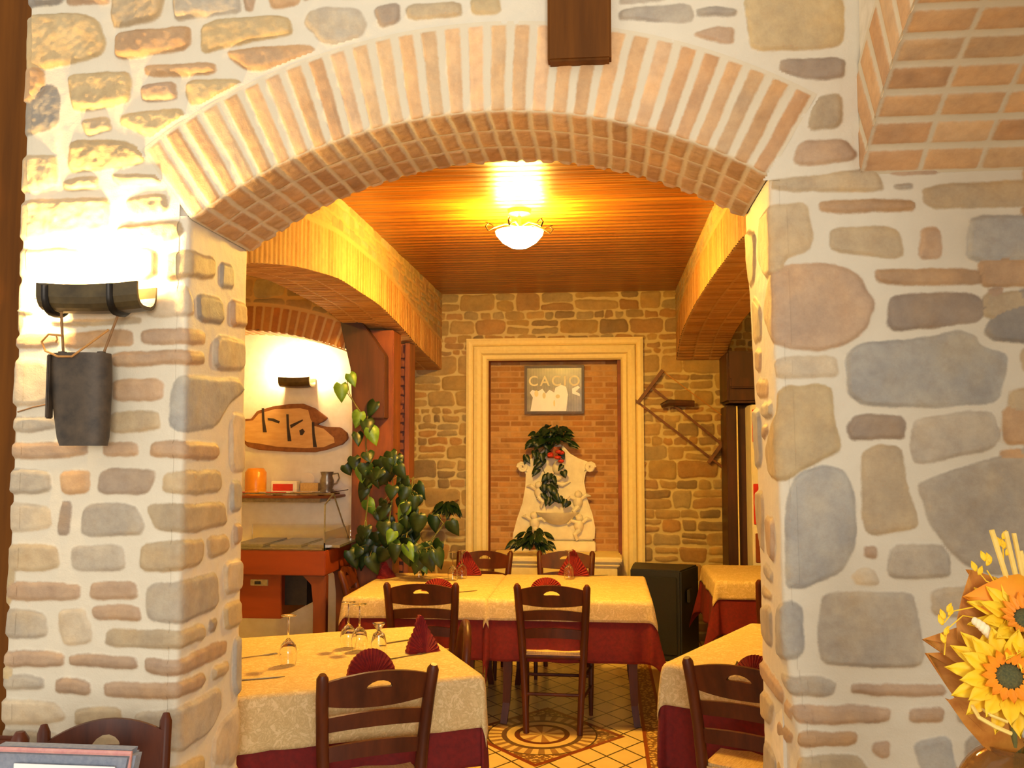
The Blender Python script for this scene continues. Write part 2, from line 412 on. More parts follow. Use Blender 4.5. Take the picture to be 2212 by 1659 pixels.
def patch_object(name, parts, mat):
    off = 0; Vs, Qs, Ss, Cs = [], [], [], []
    for (V, q, s_, c) in parts:
        Vs.append(V); Qs.append(q + off); Ss.append(s_); Cs.append(c); off += len(V)
    V = np.concatenate(Vs); q = np.concatenate(Qs); s_ = np.concatenate(Ss); c = np.concatenate(Cs)
    me = bpy.data.meshes.new(name); me.vertices.add(len(V)); me.vertices.foreach_set('co', V.astype(np.float32).ravel())
    me.loops.add(len(q) * 4); me.loops.foreach_set('vertex_index', q.astype(np.int32).ravel())
    me.polygons.add(len(q)); me.polygons.foreach_set('loop_start', np.arange(0, len(q) * 4, 4, dtype=np.int32))
    me.polygons.foreach_set('use_smooth', np.ones(len(q), bool)); me.update(calc_edges=True)
    a = me.attributes.new('sdf', 'FLOAT', 'POINT'); a.data.foreach_set('value', s_.astype(np.float32))
    a = me.attributes.new('stone_col', 'FLOAT_COLOR', 'POINT')
    a.data.foreach_set('color', np.concatenate([c, np.ones((len(c), 1))], 1).astype(np.float32).ravel())
    return struct(link(name, me, mat))
def relief(sd, ti, u, v, raise_=0.008, edge=0.014, rough=0.004, seed=0, mortar=0.0012):
    k = np.clip(-sd / edge, 0, 1); k = k * k * (3 - 2 * k)
    return k * (raise_ + ti + (fbm(u, v, 16, 4, seed) - 0.5) * 2 * rough) + (1 - k) * (fbm(u, v, 30, 2, seed + 5) - 0.5) * 2 * mortar
def brick_field(a, b, pa, pb, w, hh, pal, seed=0, off=0.0, jit=0.0):
    """bricks on a grid of pitch pa x pb, each w x hh; returns sdf, colour"""
    ib = np.floor(b / pb); a2 = a + off * pa * (np.mod(ib, 2)); ia = np.floor(a2 / pa)
    r1 = _h(ia + 500 + seed, ib + 900); r2 = _h(ia + 77, ib + 31 + seed)
    da = np.abs(a2 - (ia + 0.5) * pa + (r1 - 0.5) * jit) - w / 2; db = np.abs(b - (ib + 0.5) * pb) - hh / 2
    sd = np.maximum(da, db)
    pal = np.array(pal); c = pal[np.minimum((r2 * len(pal)).astype(int), len(pal) - 1)] * (0.9 + 0.2 * r1[..., None])
    return sd, c
CC = {k: np.array(lin(v)) for k, v in dict(g=(182, 171, 152), d=(160, 143, 124), b=(186, 158, 128), t=(190, 170, 136), o=(190, 156, 116), y=(192, 170, 128), l=(204, 188, 160), u=(174, 170, 160), k=(152, 145, 134)).items()}
BRICK = [lin(c) for c in ((214, 176, 132), (208, 168, 122), (222, 184, 142), (202, 160, 116), (210, 176, 134), (216, 174, 126))]
def gen_stones(u0, u1, v0, v1, seed, hmin=0.05, hmax=0.15, gap=0.018, pal='gbtodyl', slant=0.3):
    """random rubble: rows split into stones of mixed size"""
    rg = random.Random(seed); out = []; v = v0
    while v < v1:
        big = rg.random() < 0.45; rowh = rg.uniform(hmax * 0.75, hmax * 1.25) if big else rg.uniform(hmin, hmin * 1.6)
        u = u0 - rg.uniform(0, 0.1); sl = 0; top_prev = rg.uniform(-1, 1) * gap * 0.6
        while u < u1:
            wid = rg.uniform(1.0, 2.6) * max(rowh, 0.075)
            if big and rg.random() < 0.35:
                m = rowh * rg.uniform(0.4, 0.6); cells = [(v, v + m - gap), (v + m, v + rowh - gap)]
            else: cells = [(v, v + rowh - gap)]
            s1 = rg.uniform(-1, 1) * slant * rowh * 0.35
            for (a, b) in cells:
                j = lambda k=1.0: rg.uniform(-1, 1) * gap * 0.45 * k
                w2 = wid - gap
                P = [(u + sl * -0.5 + j(), a + j()), (u + w2 * 0.5, a + j(1.4)), (u + w2 - s1 * 0.5 + j(), a + j()), (u + w2 + s1 * 0.5 + j(), b + j()), (u + w2 * 0.45, b + j(1.4)), (u + sl * 0.5 + j(), b + j())]
                out.append((P, CC[rg.choice(pal)] * rg.uniform(0.88, 1.1)))
            sl = s1; u += wid
        v += rowh
    return out

# ------------------------------------------------------------------ front wall: traced rubble stones
YF, TF = 2.6, 0.47                       # face of the front wall and its thickness
XL, XR = -1.22, 0.468                    # jambs of the arch
ACX, ACZ, AR, AREX = -0.317, 1.10, 1.528, 1.790
XPL = -1.755                             # left end of the pier
def xr_f(z): return np.interp(z, [0, .8, 1.0, 1.15, 2.3], [.52, .52, .492, .476, .462])
def xr_b(z): return np.interp(z, [0, 1.2, 1.75, 2.4], [.492, .492, .486, .464])
def uvw(px, py):
    p = at(px, py, YF); x, z = p.x, p.z
    if x > XL and x < -0.4 and z < 2.36:
        q = at_x(px, py, XL); return (XL + (q.y - YF), q.z)
    xr = float(xr_f(z))
    if -0.4 < x < xr and z < 2.42:
        q = at_x(px, py, xr); return (xr - (q.y - YF), q.z)
    return (x, z)
TR = """
A 0 0 2.4578
k 140,-40 345,-40 335,28 150,32
b 358,-30 585,-30 578,22 362,33
t 605,-40 885,-40 850,108 612,152 592,90
g 930,-40 1262,-40 1280,70 1060,88 928,112
b 1290,-20 1352,-20 1340,58 1302,52
o 1425,-20 1600,-20 1580,22 1450,44
y 85,140 180,88 430,72 520,112 565,225 540,295 330,355 120,402 88,330
o 612,175 800,155 1018,135 1012,255 780,296 612,318
y 1078,108 1538,82 1556,188 1240,246 1072,288
g 1640,70 1750,40 1905,42 1955,130 1925,190 1800,232 1712,222 1622,130
d 1985,42 2130,22 2120,118 2025,148
t 2160,25 2440,10 2460,90 2170,105
y 2500,0 2650,-10 2660,75 2510,85
o 1212,272 1640,242 1678,262 1560,328 1400,376 1300,366 1222,320
o 772,348 1138,332 1146,398 775,412
y 362,398 675,378 698,430 688,538 560,578 400,588 376,500
b 755,457 928,438 942,528 762,542
y 992,432 1258,422 1286,445 1180,518 1020,562 988,510
k 66,462 288,452 318,520 313,680 240,768 130,798 72,730 56,600
t 432,632 578,622 592,688 560,698 460,722
y 642,612 955,572 985,620 880,698 800,732 642,664
y 372,745 640,742 776,812 766,860 600,898 390,922 358,880
t 102,855 288,818 308,900 303,1008 112,1032 92,940
t 342,952 518,942 528,990 500,1004 342,1014
t 602,928 828,922 866,970 640,983 604,958
t 106,1078 568,1042 588,1100 588,1255 112,1290
t 662,1052 878,1022 898,1125 702,1166
t 625,1200 958,1172 985,1230 900,1285 622,1288
t 130,1320 420,1318 440,1400 300,1480 120,1470
t 470,1318 830,1312 830,1490 480,1495
B 0 500 3.16
t 1118,155 1308,132 1470,190 1466,328 1322,312 1122,338
u 1502,202 1588,232 1598,398 1502,388
l 992,402 1285,355 1318,470 1325,588 1002,588
k 1342,412 1518,462 1528,636 1352,618
b 1572,462 1685,500 1698,655 1575,655
t 132,442 278,432 328,556 134,598
t 350,600 620,600 960,590 960,630 500,640 360,640
b 132,722 398,692 408,786 134,806
o 442,692 898,667 912,776 720,786 444,796
b 968,672 1290,662 1402,690 1398,778 972,778
g 1462,702 1686,752 1678,956 1454,938
b 762,832 1300,814 1392,832 1392,918 772,928
l 112,872 358,872 398,1178 122,1216
b 764,1022 1058,1012 1116,1050 1106,1138 1030,1158 764,1168
u 1172,992 1400,990 1628,1002 1678,1080 1558,1178 1478,1336 1152,1376
g 112,1272 368,1267 398,1358 122,1382
t 742,1242 1086,1228 1098,1358 747,1372
l 1572,1225 1692,1265 1718,1400 1702,1640 1574,1648
b 102,1452 598,1442 598,1543 104,1558
b 712,1442 928,1440 938,1528 712,1538
b 1034,1442 1248,1434 1488,1444 1488,1556 1270,1556 1024,1530
C 0 1000 2.517
g 76,42 268,32 283,168 72,168
o 333,47 492,42 482,163 342,168
d 553,32 838,32 838,90 798,168 528,168
t 888,60 1020,42 1198,42 1202,158 1030,172 886,160
u 1252,92 1318,102 1318,258 1252,268
l 62,222 268,227 278,368 62,378
d 342,212 393,207 378,393 312,388
g 462,227 728,227 788,340 768,398 442,398
t 792,227 1020,227 1218,212 1238,338 1030,378 852,368
t 32,452 308,442 322,588 32,588
g 392,452 668,447 688,588 387,588
t 772,442 988,427 1108,412 1098,548 988,588 762,588
t 1122,407 1238,387 1248,478 1132,528
b 1272,332 1318,332 1308,438 1272,438
b 52,657 433,652 438,748 62,743
b 497,652 738,647 756,738 497,743
b 507,777 758,772 763,858 512,848
g 802,657 1008,642 1178,592 1188,778 1028,858 802,858
l 1212,542 1318,512 1318,698 1222,718
g 42,802 238,797 263,958 62,958
l 322,802 458,792 498,900 498,978 352,988 322,900
t 582,902 998,907 1108,872 1108,958 998,998 572,998
d 1137,852 1178,842 1168,913 1137,918
y 1212,772 1318,742 1323,878 1222,912
b 32,1032 343,1027 348,1108 32,1113
b 382,1037 738,1057 743,1118 560,1108 382,1098
b 792,1062 998,1062 1178,972 1238,972 1228,1038 998,1148 792,1138
t 1152,1112 1238,1072 1238,1138 1152,1188
u 1272,952 1338,942 1363,1050 1348,1198 1290,1278 1262,1200
g 27,1152 238,1157 238,1233 27,1238
b 312,1172 488,1182 493,1258 302,1248
b 572,1187 978,1192 1098,1142 1118,1170 1098,1218 978,1273 572,1268
l 22,1287 298,1292 368,1388 200,1418 22,1438
t 412,1332 648,1322 668,1438 402,1428
g 742,1352 978,1332 1198,1208 1198,1338 1128,1478 988,1568 832,1518 722,1428
l 1212,1402 1318,1302 1318,1500 1278,1638 1152,1638 1162,1500
y 862,1642 1108,1582 1100,1700 852,1700
g 30,1470 300,1450 380,1560 360,1680 30,1680
t 420,1460 660,1470 700,1680 420,1680
D 1600 0 2.765
y 22,-30 620,-30 608,268 400,298 62,308 42,150
d 242,362 618,342 608,468 480,478 332,453 236,420
t 450,572 600,562 608,755 392,792
b 352,842 618,832 690,925 655,962 312,990
t 182,1072 640,1032 790,1002 838,1078 848,1148 500,1148 172,1128
b 862,962 1188,952 1188,1038 902,1042
b 1232,952 1538,947 1568,970 1500,1008 1222,1028
g 912,1102 1018,1097 1018,1128 922,1128
t 1082,1112 1692,1082 1900,1080 1900,1228 1162,1248 1092,1208
o 472,1207 1028,1192 1038,1258 482,1273
t 192,1222 398,1212 428,1398 398,1498 262,1540 240,1640 150,1668 110,1560 120,1300
t 532,1362 928,1342 978,1555 532,1498
b 1072,1362 1178,1352 1198,1548 1062,1543
u 1382,1292 1900,1292 1900,1558 1342,1558 1352,1400
g -722,70 -570,40 -300,25 -280,90 -300,130 -500,130 -715,120
g -255,55 -150,45 -20,55 -40,90 -255,100
b -285,200 -160,165 -45,160 -40,260 -100,262 -220,230
g -722,-30 -450,-30 -450,0 -722,30
E 1600 500 2.765
b 162,272 292,202 500,187 618,212 708,272 805,430 768,558 658,658 480,712 322,708 182,648 122,500
o 792,227 1438,227 1448,308 1300,318 822,318
b 1552,222 1692,212 1900,220 1900,290 1562,288
d 882,382 1200,362 1398,372 1466,450 1418,538 1250,558 922,598 882,558
b 1482,342 1568,332 1558,398 1482,418
k 1447,600 1502,502 1692,342 1900,300 1900,678 1692,658 1502,648
l 192,762 558,742 578,838 558,868 202,878
u 622,742 722,664 1000,652 1280,592 1398,622 1418,682 1598,732 1588,870 1528,1018 1300,1038 742,1048 642,980
y 212,932 538,912 558,1100 606,1308 440,1388 242,1498 160,1460 140,1290 205,1100
d 682,1102 958,1097 986,1160 976,1238 830,1228 662,1248 632,1180
g 1034,1112 1498,1062 1546,1220 1498,1298 1042,1398 1012,1300
t 1602,962 1692,932 1900,930 1900,1088 1602,1088
t 1662,692 1900,700 1900,900 1692,848
t 722,1322 820,1265 950,1292 978,1450 998,1560 1064,1740 1038,1776 762,1816 722,1700 722,1500
g 1062,1502 1692,1292 1900,1250 1900,2010 1692,2038 1502,2056 1282,1948 1132,1740 1072,1580
u 332,1452 480,1402 616,1422 676,1560 686,1900 598,2038 400,2126 262,2136 252,2000 262,1600
b 84,882 158,882 158,988 87,998
g 122,1022 186,1012 186,1108 122,1118
b 122,1152 150,1152 158,1200 122,1258
u 42,1062 98,1062 108,1398 52,1418
t 22,2 88,2 78,298 42,348
t 64,382 116,440 118,648 62,678
b 74,702 118,702 108,838 82,848
F 1600 1059 2.765
b 742,332 808,332 808,408 742,398
g 882,332 1198,322 1248,400 1248,526 882,526
l 662,512 730,462 798,472 826,558 692,568
g 492,642 560,612 1028,612 1058,750 1096,950 1086,1048 700,1058 482,1038 462,850
u 215,692 290,662 368,702 378,958 320,1006 218,998
l 1142,602 1398,562 1448,700 1300,758 1142,738
g 232,1092 400,1102 566,1152 548,1218 360,1228 272,1180
b 662,1162 1198,1162 1226,1200 1198,1228 662,1218
b 302,1272 888,1292 878,1378 352,1398 312,1350
b 1012,1302 1208,1302 1208,1378 1002,1378
g 1292,1272 1600,1272 1600,1418 1302,1388
o 340,1442 698,1442 688,1518 340,1526
b 802,1502 898,1502 888,1598 840,1606 792,1560
u 1032,1502 1248,1462 1298,1700 1082,1700
t 350,1592 698,1572 778,1700 350,1700
g 1350,1460 1700,1440 1700,1700 1350,1700
t 52,2 118,2 118,368 102,350
b 132,152 198,162 198,438 152,378
g 122,422 186,490 178,558 122,508
t 102,562 178,622 168,658 102,638
g 92,682 176,702 176,946 112,898
b 112,1002 178,1092 256,1200 248,1286 132,1130
b 272,1242 318,1302 308,1376 272,1328
t 132,1182 208,1292 198,1416 142,1350
b 232,1372 316,1462 308,1516 242,1480
"""
front_stones = []
for ln in TR.strip().splitlines():
    p = ln.split()
    if len(p) == 4 and ',' not in p[1]:
        ox, oy, s_ = float(p[1]), float(p[2]), float(p[3]); continue
    pts = [tuple(float(q) for q in w.split(',')) for w in p[1:]]
    rg = random.Random(hash(p[1]) & 0xffff if False else int(pts[0][0] * 3 + pts[0][1] * 5) & 0xffff)
    front_stones.append(([uvw(ox + a / s_, oy + b / s_) for a, b in pts], CC[p[0]] * rg.uniform(0.92, 1.08)))
def in_frame_face(P):
    c = np.mean(np.array(P), 0); x = min(max(c[0], -3), 3)
    if x > XL and x < 0.0 and c[1] < 2.36: q = project(XL, YF + (x - XL), c[1])
    elif 0 <= x < 0.45 and c[1] < 2.42: q = project(XR, YF + (0.468 - x), c[1])
    else: q = project(x, YF, c[1])
    return -10 < q[0] < 2225 and -25 < q[1] < 1675
front_stones = [([((u_ - 0.22) if (u_ < XPL + 0.075 and min(q[0] for q in P) < XPL + 0.05) else u_, v_) for u_, v_ in P], c) for P, c in front_stones]
front_stones += [s_ for s_ in gen_stones(-2.0, 2.6, 0.02, 3.6, 11) if not in_frame_face(s_[0])]
ARCH_T0, ARCH_T1 = math.atan2(2.333 - ACZ, XL - ACX), math.atan2(2.412 - ACZ, XR - 0.004 - ACX)
def face_patch():
    U = np.concatenate([np.arange(XPL + 0.03, 1.30, 0.0055), np.arange(1.30, 2.4, 0.02)])
    V = np.concatenate([np.arange(0, 0.72, 0.02), np.arange(0.72, 3.05, 0.0055), np.arange(3.05, 3.62, 0.02)])
    u, v = np.meshgrid(U, V, indexing='ij')
    sd, col, ti = stones_field(front_stones, u, v)
    r = np.hypot(u - ACX, v - ACZ); th = np.arctan2(v - ACZ, u - ACX)
    sector = (th < ARCH_T0 + 0.004) & (th > ARCH_T1 - 0.004)
    sd = np.where(sector & (r < AREX + 0.012), np.maximum(sd, 0.012), sd)
    left = np.clip((-0.6 - u) * 1.4, 0, 1) * np.clip((v - 2.0) * 2, 0, 1)      # rougher, prouder stones round the lamp
    h = relief(sd, ti, u, v, 0.007, 0.013, 0.0022) + left * (relief(sd, ti, u, v, 0.009, 0.02, 0.008, 3) + np.clip(-sd / 0.015, 0, 1) * (fbm(u, v, 45, 3, 8) - 0.5) * 0.014)
    P = np.stack([u, np.full_like(u, YF), v], -1); N = np.zeros_like(P); N[..., 1] = -1
    uc = (u[:-1, :-1] + u[1:, 1:]) / 2; vc = (v[:-1, :-1] + v[1:, 1:]) / 2
    rc = np.hypot(uc - ACX, vc - ACZ); tc = np.arctan2(vc - ACZ, uc - ACX)
    xrr = xr_f(vc)
    hole = (uc > XL - 0.03) & (uc < xrr + 0.03) & (vc < 2.40) | ((tc < ARCH_T0 - 0.004) & (tc > ARCH_T1 + 0.004) & (rc < AREX - 0.012)) 
    return patch(P, N, sd, col, h, ~hole)
def jamb_patch(xf, xb, sgn, z0, z1, strip=0.045, res=0.0055, back=0.10, T=TF, stones=front_stones, seed=0):
    """vertical edge of a pier: face strip, rounded arris, reveal, rounded arris, strip of the back; sgn=+1 when the opening is on +x"""
    S = np.arange(-strip, T + back, res); Z = np.concatenate([np.arange(z0, 0.7, 0.02), np.arange(max(z0, 0.7), z1 + res, res)])
    s, z = np.meshgrid(S, Z, indexing='ij'); k = 0.016
    sp = lambda x: 0.5 * (x + np.sqrt(x * x + k * k))
    a = sp(-s); b0 = sp(s); b = b0 - sp(b0 - T); c = sp(s - T)
    x0 = xf(z) + (xb(z) - xf(z)) * np.clip(b / T, 0, 1)
    P = np.stack([x0 - sgn * (a + c), YF + b, z], -1)
    w1 = np.clip((s + 0.02) / 0.04, 0, 1); w2 = np.clip((s - T + 0.02) / 0.04, 0, 1)
    N = np.stack([sgn * w1 * (1 - w2), -(1 - w1) + w2, np.zeros_like(s)], -1); N /= np.linalg.norm(N, axis=-1, keepdims=True) + 1e-9
    u = xf(z) + sgn * s
    sd, col, ti = stones_field(stones, u, z)
    h = relief(sd, ti, u, z, 0.009, 0.016, 0.0025) + 0.0006
    return patch(P, N, sd, col, h)
cst = lambda c: (lambda z: np.full(np.shape(z), c))
def left_edge_patch():
    S = np.arange(-0.035, 0.30, 0.006)
    return jamb_patch(cst(XPL), cst(XPL), -1, 0.0, 3.6, 0.035, 0.006, 0.02, 0.30, front_stones)
def arch_patch():
    n = int((ARCH_T0 - ARCH_T1) * 1.6 / 0.006); TH = np.linspace(ARCH_T1, ARCH_T0, n); S = np.arange(-(AREX - AR) - 0.005, TF + 0.08, 0.006)
    th, s = np.meshgrid(TH, S, indexing='ij'); k = 0.010; sp = lambda x: 0.5 * (x + np.sqrt(x * x + k * k))
    a = sp(-s); b0 = sp(s); b = b0 - sp(b0 - TF); c = sp(s - TF); r = AR + a + c - 0.004
    P = np.stack([ACX + r * np.cos(th), YF + b, ACZ + r * np.sin(th)], -1)
    w1 = np.clip((s + 0.012) / 0.024, 0, 1); w2 = np.clip((s - TF + 0.012) / 0.024, 0, 1)
    N = np.stack([-np.cos(th) * w1 * (1 - w2), -(1 - w1) + w2, -np.sin(th) * w1 * (1 - w2)], -1); N /= np.linalg.norm(N, axis=-1, keepdims=True) + 1e-9
    pitch = (ARCH_T0 - ARCH_T1) / 30; rho = 1.66
    wob = (fbm(th * rho, s, 9, 2, 4) - 0.5) * 0.008
    f_sd, f_c = brick_field(th * rho - ARCH_T1 * rho + wob, s + 0.30, pitch * rho, 0.8, pitch * rho - 0.021, 0.78, BRICK, 3)
    f_sd = np.maximum(f_sd, np.maximum(-(s + AREX - AR - 0.006), -1))
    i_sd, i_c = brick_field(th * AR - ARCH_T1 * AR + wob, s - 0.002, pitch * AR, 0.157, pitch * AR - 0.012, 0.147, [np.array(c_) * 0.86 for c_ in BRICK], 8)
    bc = f_c
    fs = s < 0.0
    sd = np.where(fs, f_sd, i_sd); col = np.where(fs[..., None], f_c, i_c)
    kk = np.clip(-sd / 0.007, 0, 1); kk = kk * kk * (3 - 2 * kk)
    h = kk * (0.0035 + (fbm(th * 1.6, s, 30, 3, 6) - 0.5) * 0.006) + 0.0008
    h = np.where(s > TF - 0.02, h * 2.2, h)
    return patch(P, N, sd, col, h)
rj = lambda z: np.asarray(xr_f(z)); rb = lambda z: np.asarray(xr_b(z))
parts = [face_patch(), jamb_patch(cst(XL), cst(XL - 0.002), 1, 0.0, 2.335), jamb_patch(rj, rb, -1, 0.0, 2.405), left_edge_patch()]
wf = patch_object('wall_front', parts, 'stone_front')
wa = patch_object('trim_1', [arch_patch()], 'brick_front')
# solid body of the wall behind the stone face (lime plaster on its far side)
core = MB(); e_ = 0.012
core.box(XPL + e_, XL - e_, YF + e_, YF + TF - 0.004, 0, 2.33)
core.box(0.545, 3.2, YF + e_, YF + TF - 0.004, 0, 2.33)
core.box(0.50, 0.56, YF + 0.16, YF + TF - 0.006, 0, 2.33)
ol = [(XPL + e_, 2.32), (XL - e_, 2.32), (XL - e_, 2.345)]
for i in range(31):
    th = ARCH_T0 + (ARCH_T1 - ARCH_T0) * i / 30; ol.append((ACX + (AR + 0.012) * math.cos(th), ACZ + (AR + 0.012) * math.sin(th)))
ol += [(0.51, 2.32), (3.2, 2.32), (3.2, 3.6), (XPL + e_, 3.6)]
core.prism(ol, YF + e_, YF + TF - 0.004, mtx=XZ)
struct(core.build('wall_front_body', 'plaster'))

# ------------------------------------------------------------------ arch crossing the front room at the upper right
XA, CY2, CZ2, R2 = 0.712, 1.64, 1.215, 1.53
def side_arch():
    out = []
    tA = math.atan2(2.40 - CZ2, 2.595 - CY2); tB = PI - tA
    TH = np.arange(tA, tB, 0.0045)
    # brick underside
    X_a = np.arange(XA - 0.0045, XA + 0.80, 0.008); th, x = np.meshgrid(TH, X_a, indexing='ij')
    sd, c = brick_field((th - tA) * R2, x - XA + 0.0, 0.088, 0.155, 0.068, 0.145, BRICK, 21)
    kk = np.clip(-sd / 0.007, 0, 1); h = kk * (0.004 + (fbm(th * 2, x, 25, 3, 2) - 0.5) * 0.006)
    P = np.stack([x, CY2 + R2 * np.cos(th), CZ2 + R2 * np.sin(th)], -1); N = np.stack([x * 0, -np.cos(th), -np.sin(th)], -1)
    out.append(patch(P, N, sd, c, h))
    # brick face ring looking to the left
    RR = np.arange(R2 - 0.005, R2 + 0.26, 0.007); th, r = np.meshgrid(TH, RR, indexing='ij')
    sd, c = brick_field((th - tA) * R2, r - R2 + 0.0, 0.088, 0.8, 0.068, 0.5, BRICK, 21)
    sd = np.maximum((np.abs(np.mod((th - tA) * R2, 0.088) - 0.044) - 0.034), r - R2 - 0.235)
    kk = np.clip(-sd / 0.007, 0, 1); h = kk * 0.004
    P = np.stack([x[0, 0] * 0 + XA + r * 0, CY2 + r * np.cos(th), CZ2 + r * np.sin(th)], -1); N = np.stack([r * 0 - 1, r * 0, r * 0], -1)
    out.append(patch(P, N, sd, c, h))
    return out
struct(patch_object('trim_2', side_arch(), 'brick_front'))
sp_ = MB(); ol = []
tA = math.atan2(2.40 - CZ2, 2.595 - CY2)
for i in range(41):
    th = tA + (PI - 2 * tA) * i / 40; ol.append((CY2 + (R2 + 0.01) * math.cos(th), CZ2 + (R2 + 0.01) * math.sin(th)))
ol += [(CY2 + (R2 + 0.01) * math.cos(PI - tA), 3.6), (2.605, 3.6)]
sp_.prism(ol, XA + 0.006, XA + 0.78, mtx=YZ)
sp_.box(XA, XA + 0.78, 0.10, 0.69, 0, 2.42)
struct(sp_.build('wall_front_spandrel', 'plaster'))
# front room floor and beam end
fb = MB(); fb.box(-4.2, 3.2, -3.4, YF + TF, -0.06, 0.0); struct(fb.build('floor_front', 'floor_front'))
bm_ = MB(); a = at(1183, 133, 2.56); b = at(1321, 133, 2.56)
bm_.box(a.x, b.x, 2.555, YF + 0.02, a.z, 3.6, 0.006)
struct(bm_.build('trim_3', 'wood_beam'))
# dark timber jamb left of the pier
lw = MB(); lw.box(-2.06, -1.80, 2.80, 3.05, 0, 3.6, 0.01); struct(lw.build('trim_4', 'wood_beam'))
lw = MB(); lw.box(-4.2, -2.06, 2.86, 3.0, 0, 3.6); struct(lw.build('wall_side', 'plaster'))

# ------------------------------------------------------------------ far room shell
YB, CEIL = 8.2, 3.04
XW0, XW1 = -3.9, 3.2
AX0, AX1 = -1.455, -1.845      # left arcade: nave face, aisle face
BX0, BX1 = 0.638, 1.055        # right arcade
s_ = MB(); s_.box(XW0, XW1, YF + TF, YB + 0.3, -0.06, 0.0); struct(s_.build('floor', 'floor_tiles'))
s_ = MB(); s_.box(XW0, XW1, YF + TF - 0.004, YB + 0.3, CEIL, CEIL + 0.05); struct(s_.build('ceiling', 'ceiling_boards'))
s_ = MB(); s_.box(XW0 - 0.1, XW0, YF + 0.2, YB + 0.3, 0, CEIL + 0.5); struct(s_.build('wall_left', 'plaster_white'))
s_ = MB(); s_.box(XW1, XW1 + 0.1, YF + 0.2, YB + 0.3, 0, CEIL + 0.5); struct(s_.build('wall_right', 'plaster'))
s_ = MB(); s_.box(XW0, XW1, YB + 0.2, YB + 0.3, 0, CEIL); struct(s_.build('wall_back_core', 'plaster'))
s_ = MB(); s_.box(XW0, AX1 - 0.005, 7.0, 7.12, 0, CEIL); struct(s_.build('wall_aisle', 'plaster_white'))
s_ = MB(); s_.box(XW0, XPL - 0.01, YF + 0.42, YF + TF, 0, CEIL); struct(s_.build('wall_front_return', 'plaster'))
s_ = MB(); s_.box(XW0, XW1, YF + TF - 0.05, YF + TF, CEIL, 3.6); struct(s_.build('wall_front_upper', 'plaster'))
NX0, NX1 = at(1055, 980, YB).x, at(1335, 980, YB).x       # niche
NZ1 = at(1190, 778, YB).z; NZ0 = at(1190, 1196, YB).z
back_st = gen_stones(-1.9, 3.2, 0.0, CEIL, 5, 0.055, 0.15, 0.02, 'gtbydto')
back_c = [(P, c * np.array([0.86, 0.78, 0.56])) for P, c in back_st]
def back_patch():
    U = np.arange(-1.9, 1.6, 0.0095); V = np.arange(0, CEIL + 0.01, 0.0095)
    u, v = np.meshgrid(U, V, indexing='ij'); sd, col, ti = stones_field(back_c, u, v, 0.008, 4)
    h = relief(sd, ti, u, v, 0.008, 0.014, 0.003, 4)
    P = np.stack([u, np.full_like(u, YB), v], -1); N = np.zeros_like(P); N[..., 1] = -1
    uc = (u[:-1, :-1] + u[1:, 1:]) / 2; vc = (v[:-1, :-1] + v[1:, 1:]) / 2
    return patch(P, N, sd, col, h, ~((uc > NX0 - 0.04) & (uc < NX1 + 0.04) & (vc < NZ1 + 0.04) & (vc > NZ0 - 0.05)))
s_ = patch_object('wall_back', [back_patch()], 'stone_back')
s_ = MB(); s_.box(1.6, XW1, YB - 0.01, YB + 0.2, 0, CEIL); struct(s_.build('wall_back_side', 'wall_red_brown'))
# brick lining of the niche
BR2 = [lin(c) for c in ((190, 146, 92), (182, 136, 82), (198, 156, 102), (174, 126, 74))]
def niche_patch():
    out = []
    U = np.arange(NX0 - 0.03, NX1 + 0.03, 0.008); V = np.arange(NZ0 - 0.05, NZ1 + 0.03, 0.006)
    u, v = np.meshgrid(U, V, indexing='ij')
    sd, c = brick_field(u, v, 0.19, 0.050, 0.182, 0.042, BR2, 4, off=0.5, jit=0.03)
    kk = np.clip(-sd / 0.006, 0, 1); h = kk * (0.003 + (fbm(u, v, 20, 3, 2) - 0.5) * 0.006)
    P = np.stack([u, np.full_like(u, YB + 0.17), v], -1); N = np.zeros_like(P); N[..., 1] = -1
    out.append(patch(P, N, sd, c, h)); return out
patch_object('wall_niche', niche_patch(), 'brick_niche')
nb = MB()
nb.box(NX0 - 0.04, NX0, YB + 0.02, YB + 0.2, NZ0, NZ1); nb.box(NX1, NX1 + 0.04, YB + 0.02, YB + 0.2, NZ0, NZ1)
nb.box(NX0 - 0.04, NX1 + 0.04, YB + 0.02, YB + 0.2, NZ1, NZ1 + 0.04); nb.box(NX0 - 0.04, NX1 + 0.04, YB, YB + 0.2, NZ0 - 0.06, NZ0)
struct(nb.build('niche_reveal', 'wall_red_brown'))
# moulded white surround
FX0, FX1, FZ1 = at(1008, 980, YB).x, at(1391, 980, YB).x, at(1195, 731, YB).z
tr = MB()
prof = [(0, 0), (0, 0.045), (0.025, 0.055), (0.05, 0.045), (0.06, 0.03), (0.075, 0.075), (0.105, 0.085), (0.135, 0.07), (0.15, 0.04), (0.165, 0.035), (0.18, 0.028), (0.195, 0.0)]
wd = (NX0 - FX0)
prof = [(a * wd / 0.195, b) for a, b in prof]
path = [((FX0, 0.12), (1, 0)), ((FX0, FZ1), (1, -1)), ((FX1, FZ1), (-1, -1)), ((FX1, 0.12), (-1, 0))]
k = len(tr.v)
for (px_, pz_), (dx, dz) in path:
    for a, b in prof: tr.v.append((px_ + dx * a, YB - b, pz_ + dz * a))
n_ = len(prof)
for i in range(3):
    for j in range(n_ - 1): tr.f.append((k + i * n_ + j, k + i * n_ + j + 1, k + (i + 1) * n_ + j + 1, k + (i + 1) * n_ + j))
struct(tr.build('trim_5', 'trim_white', smooth=False))
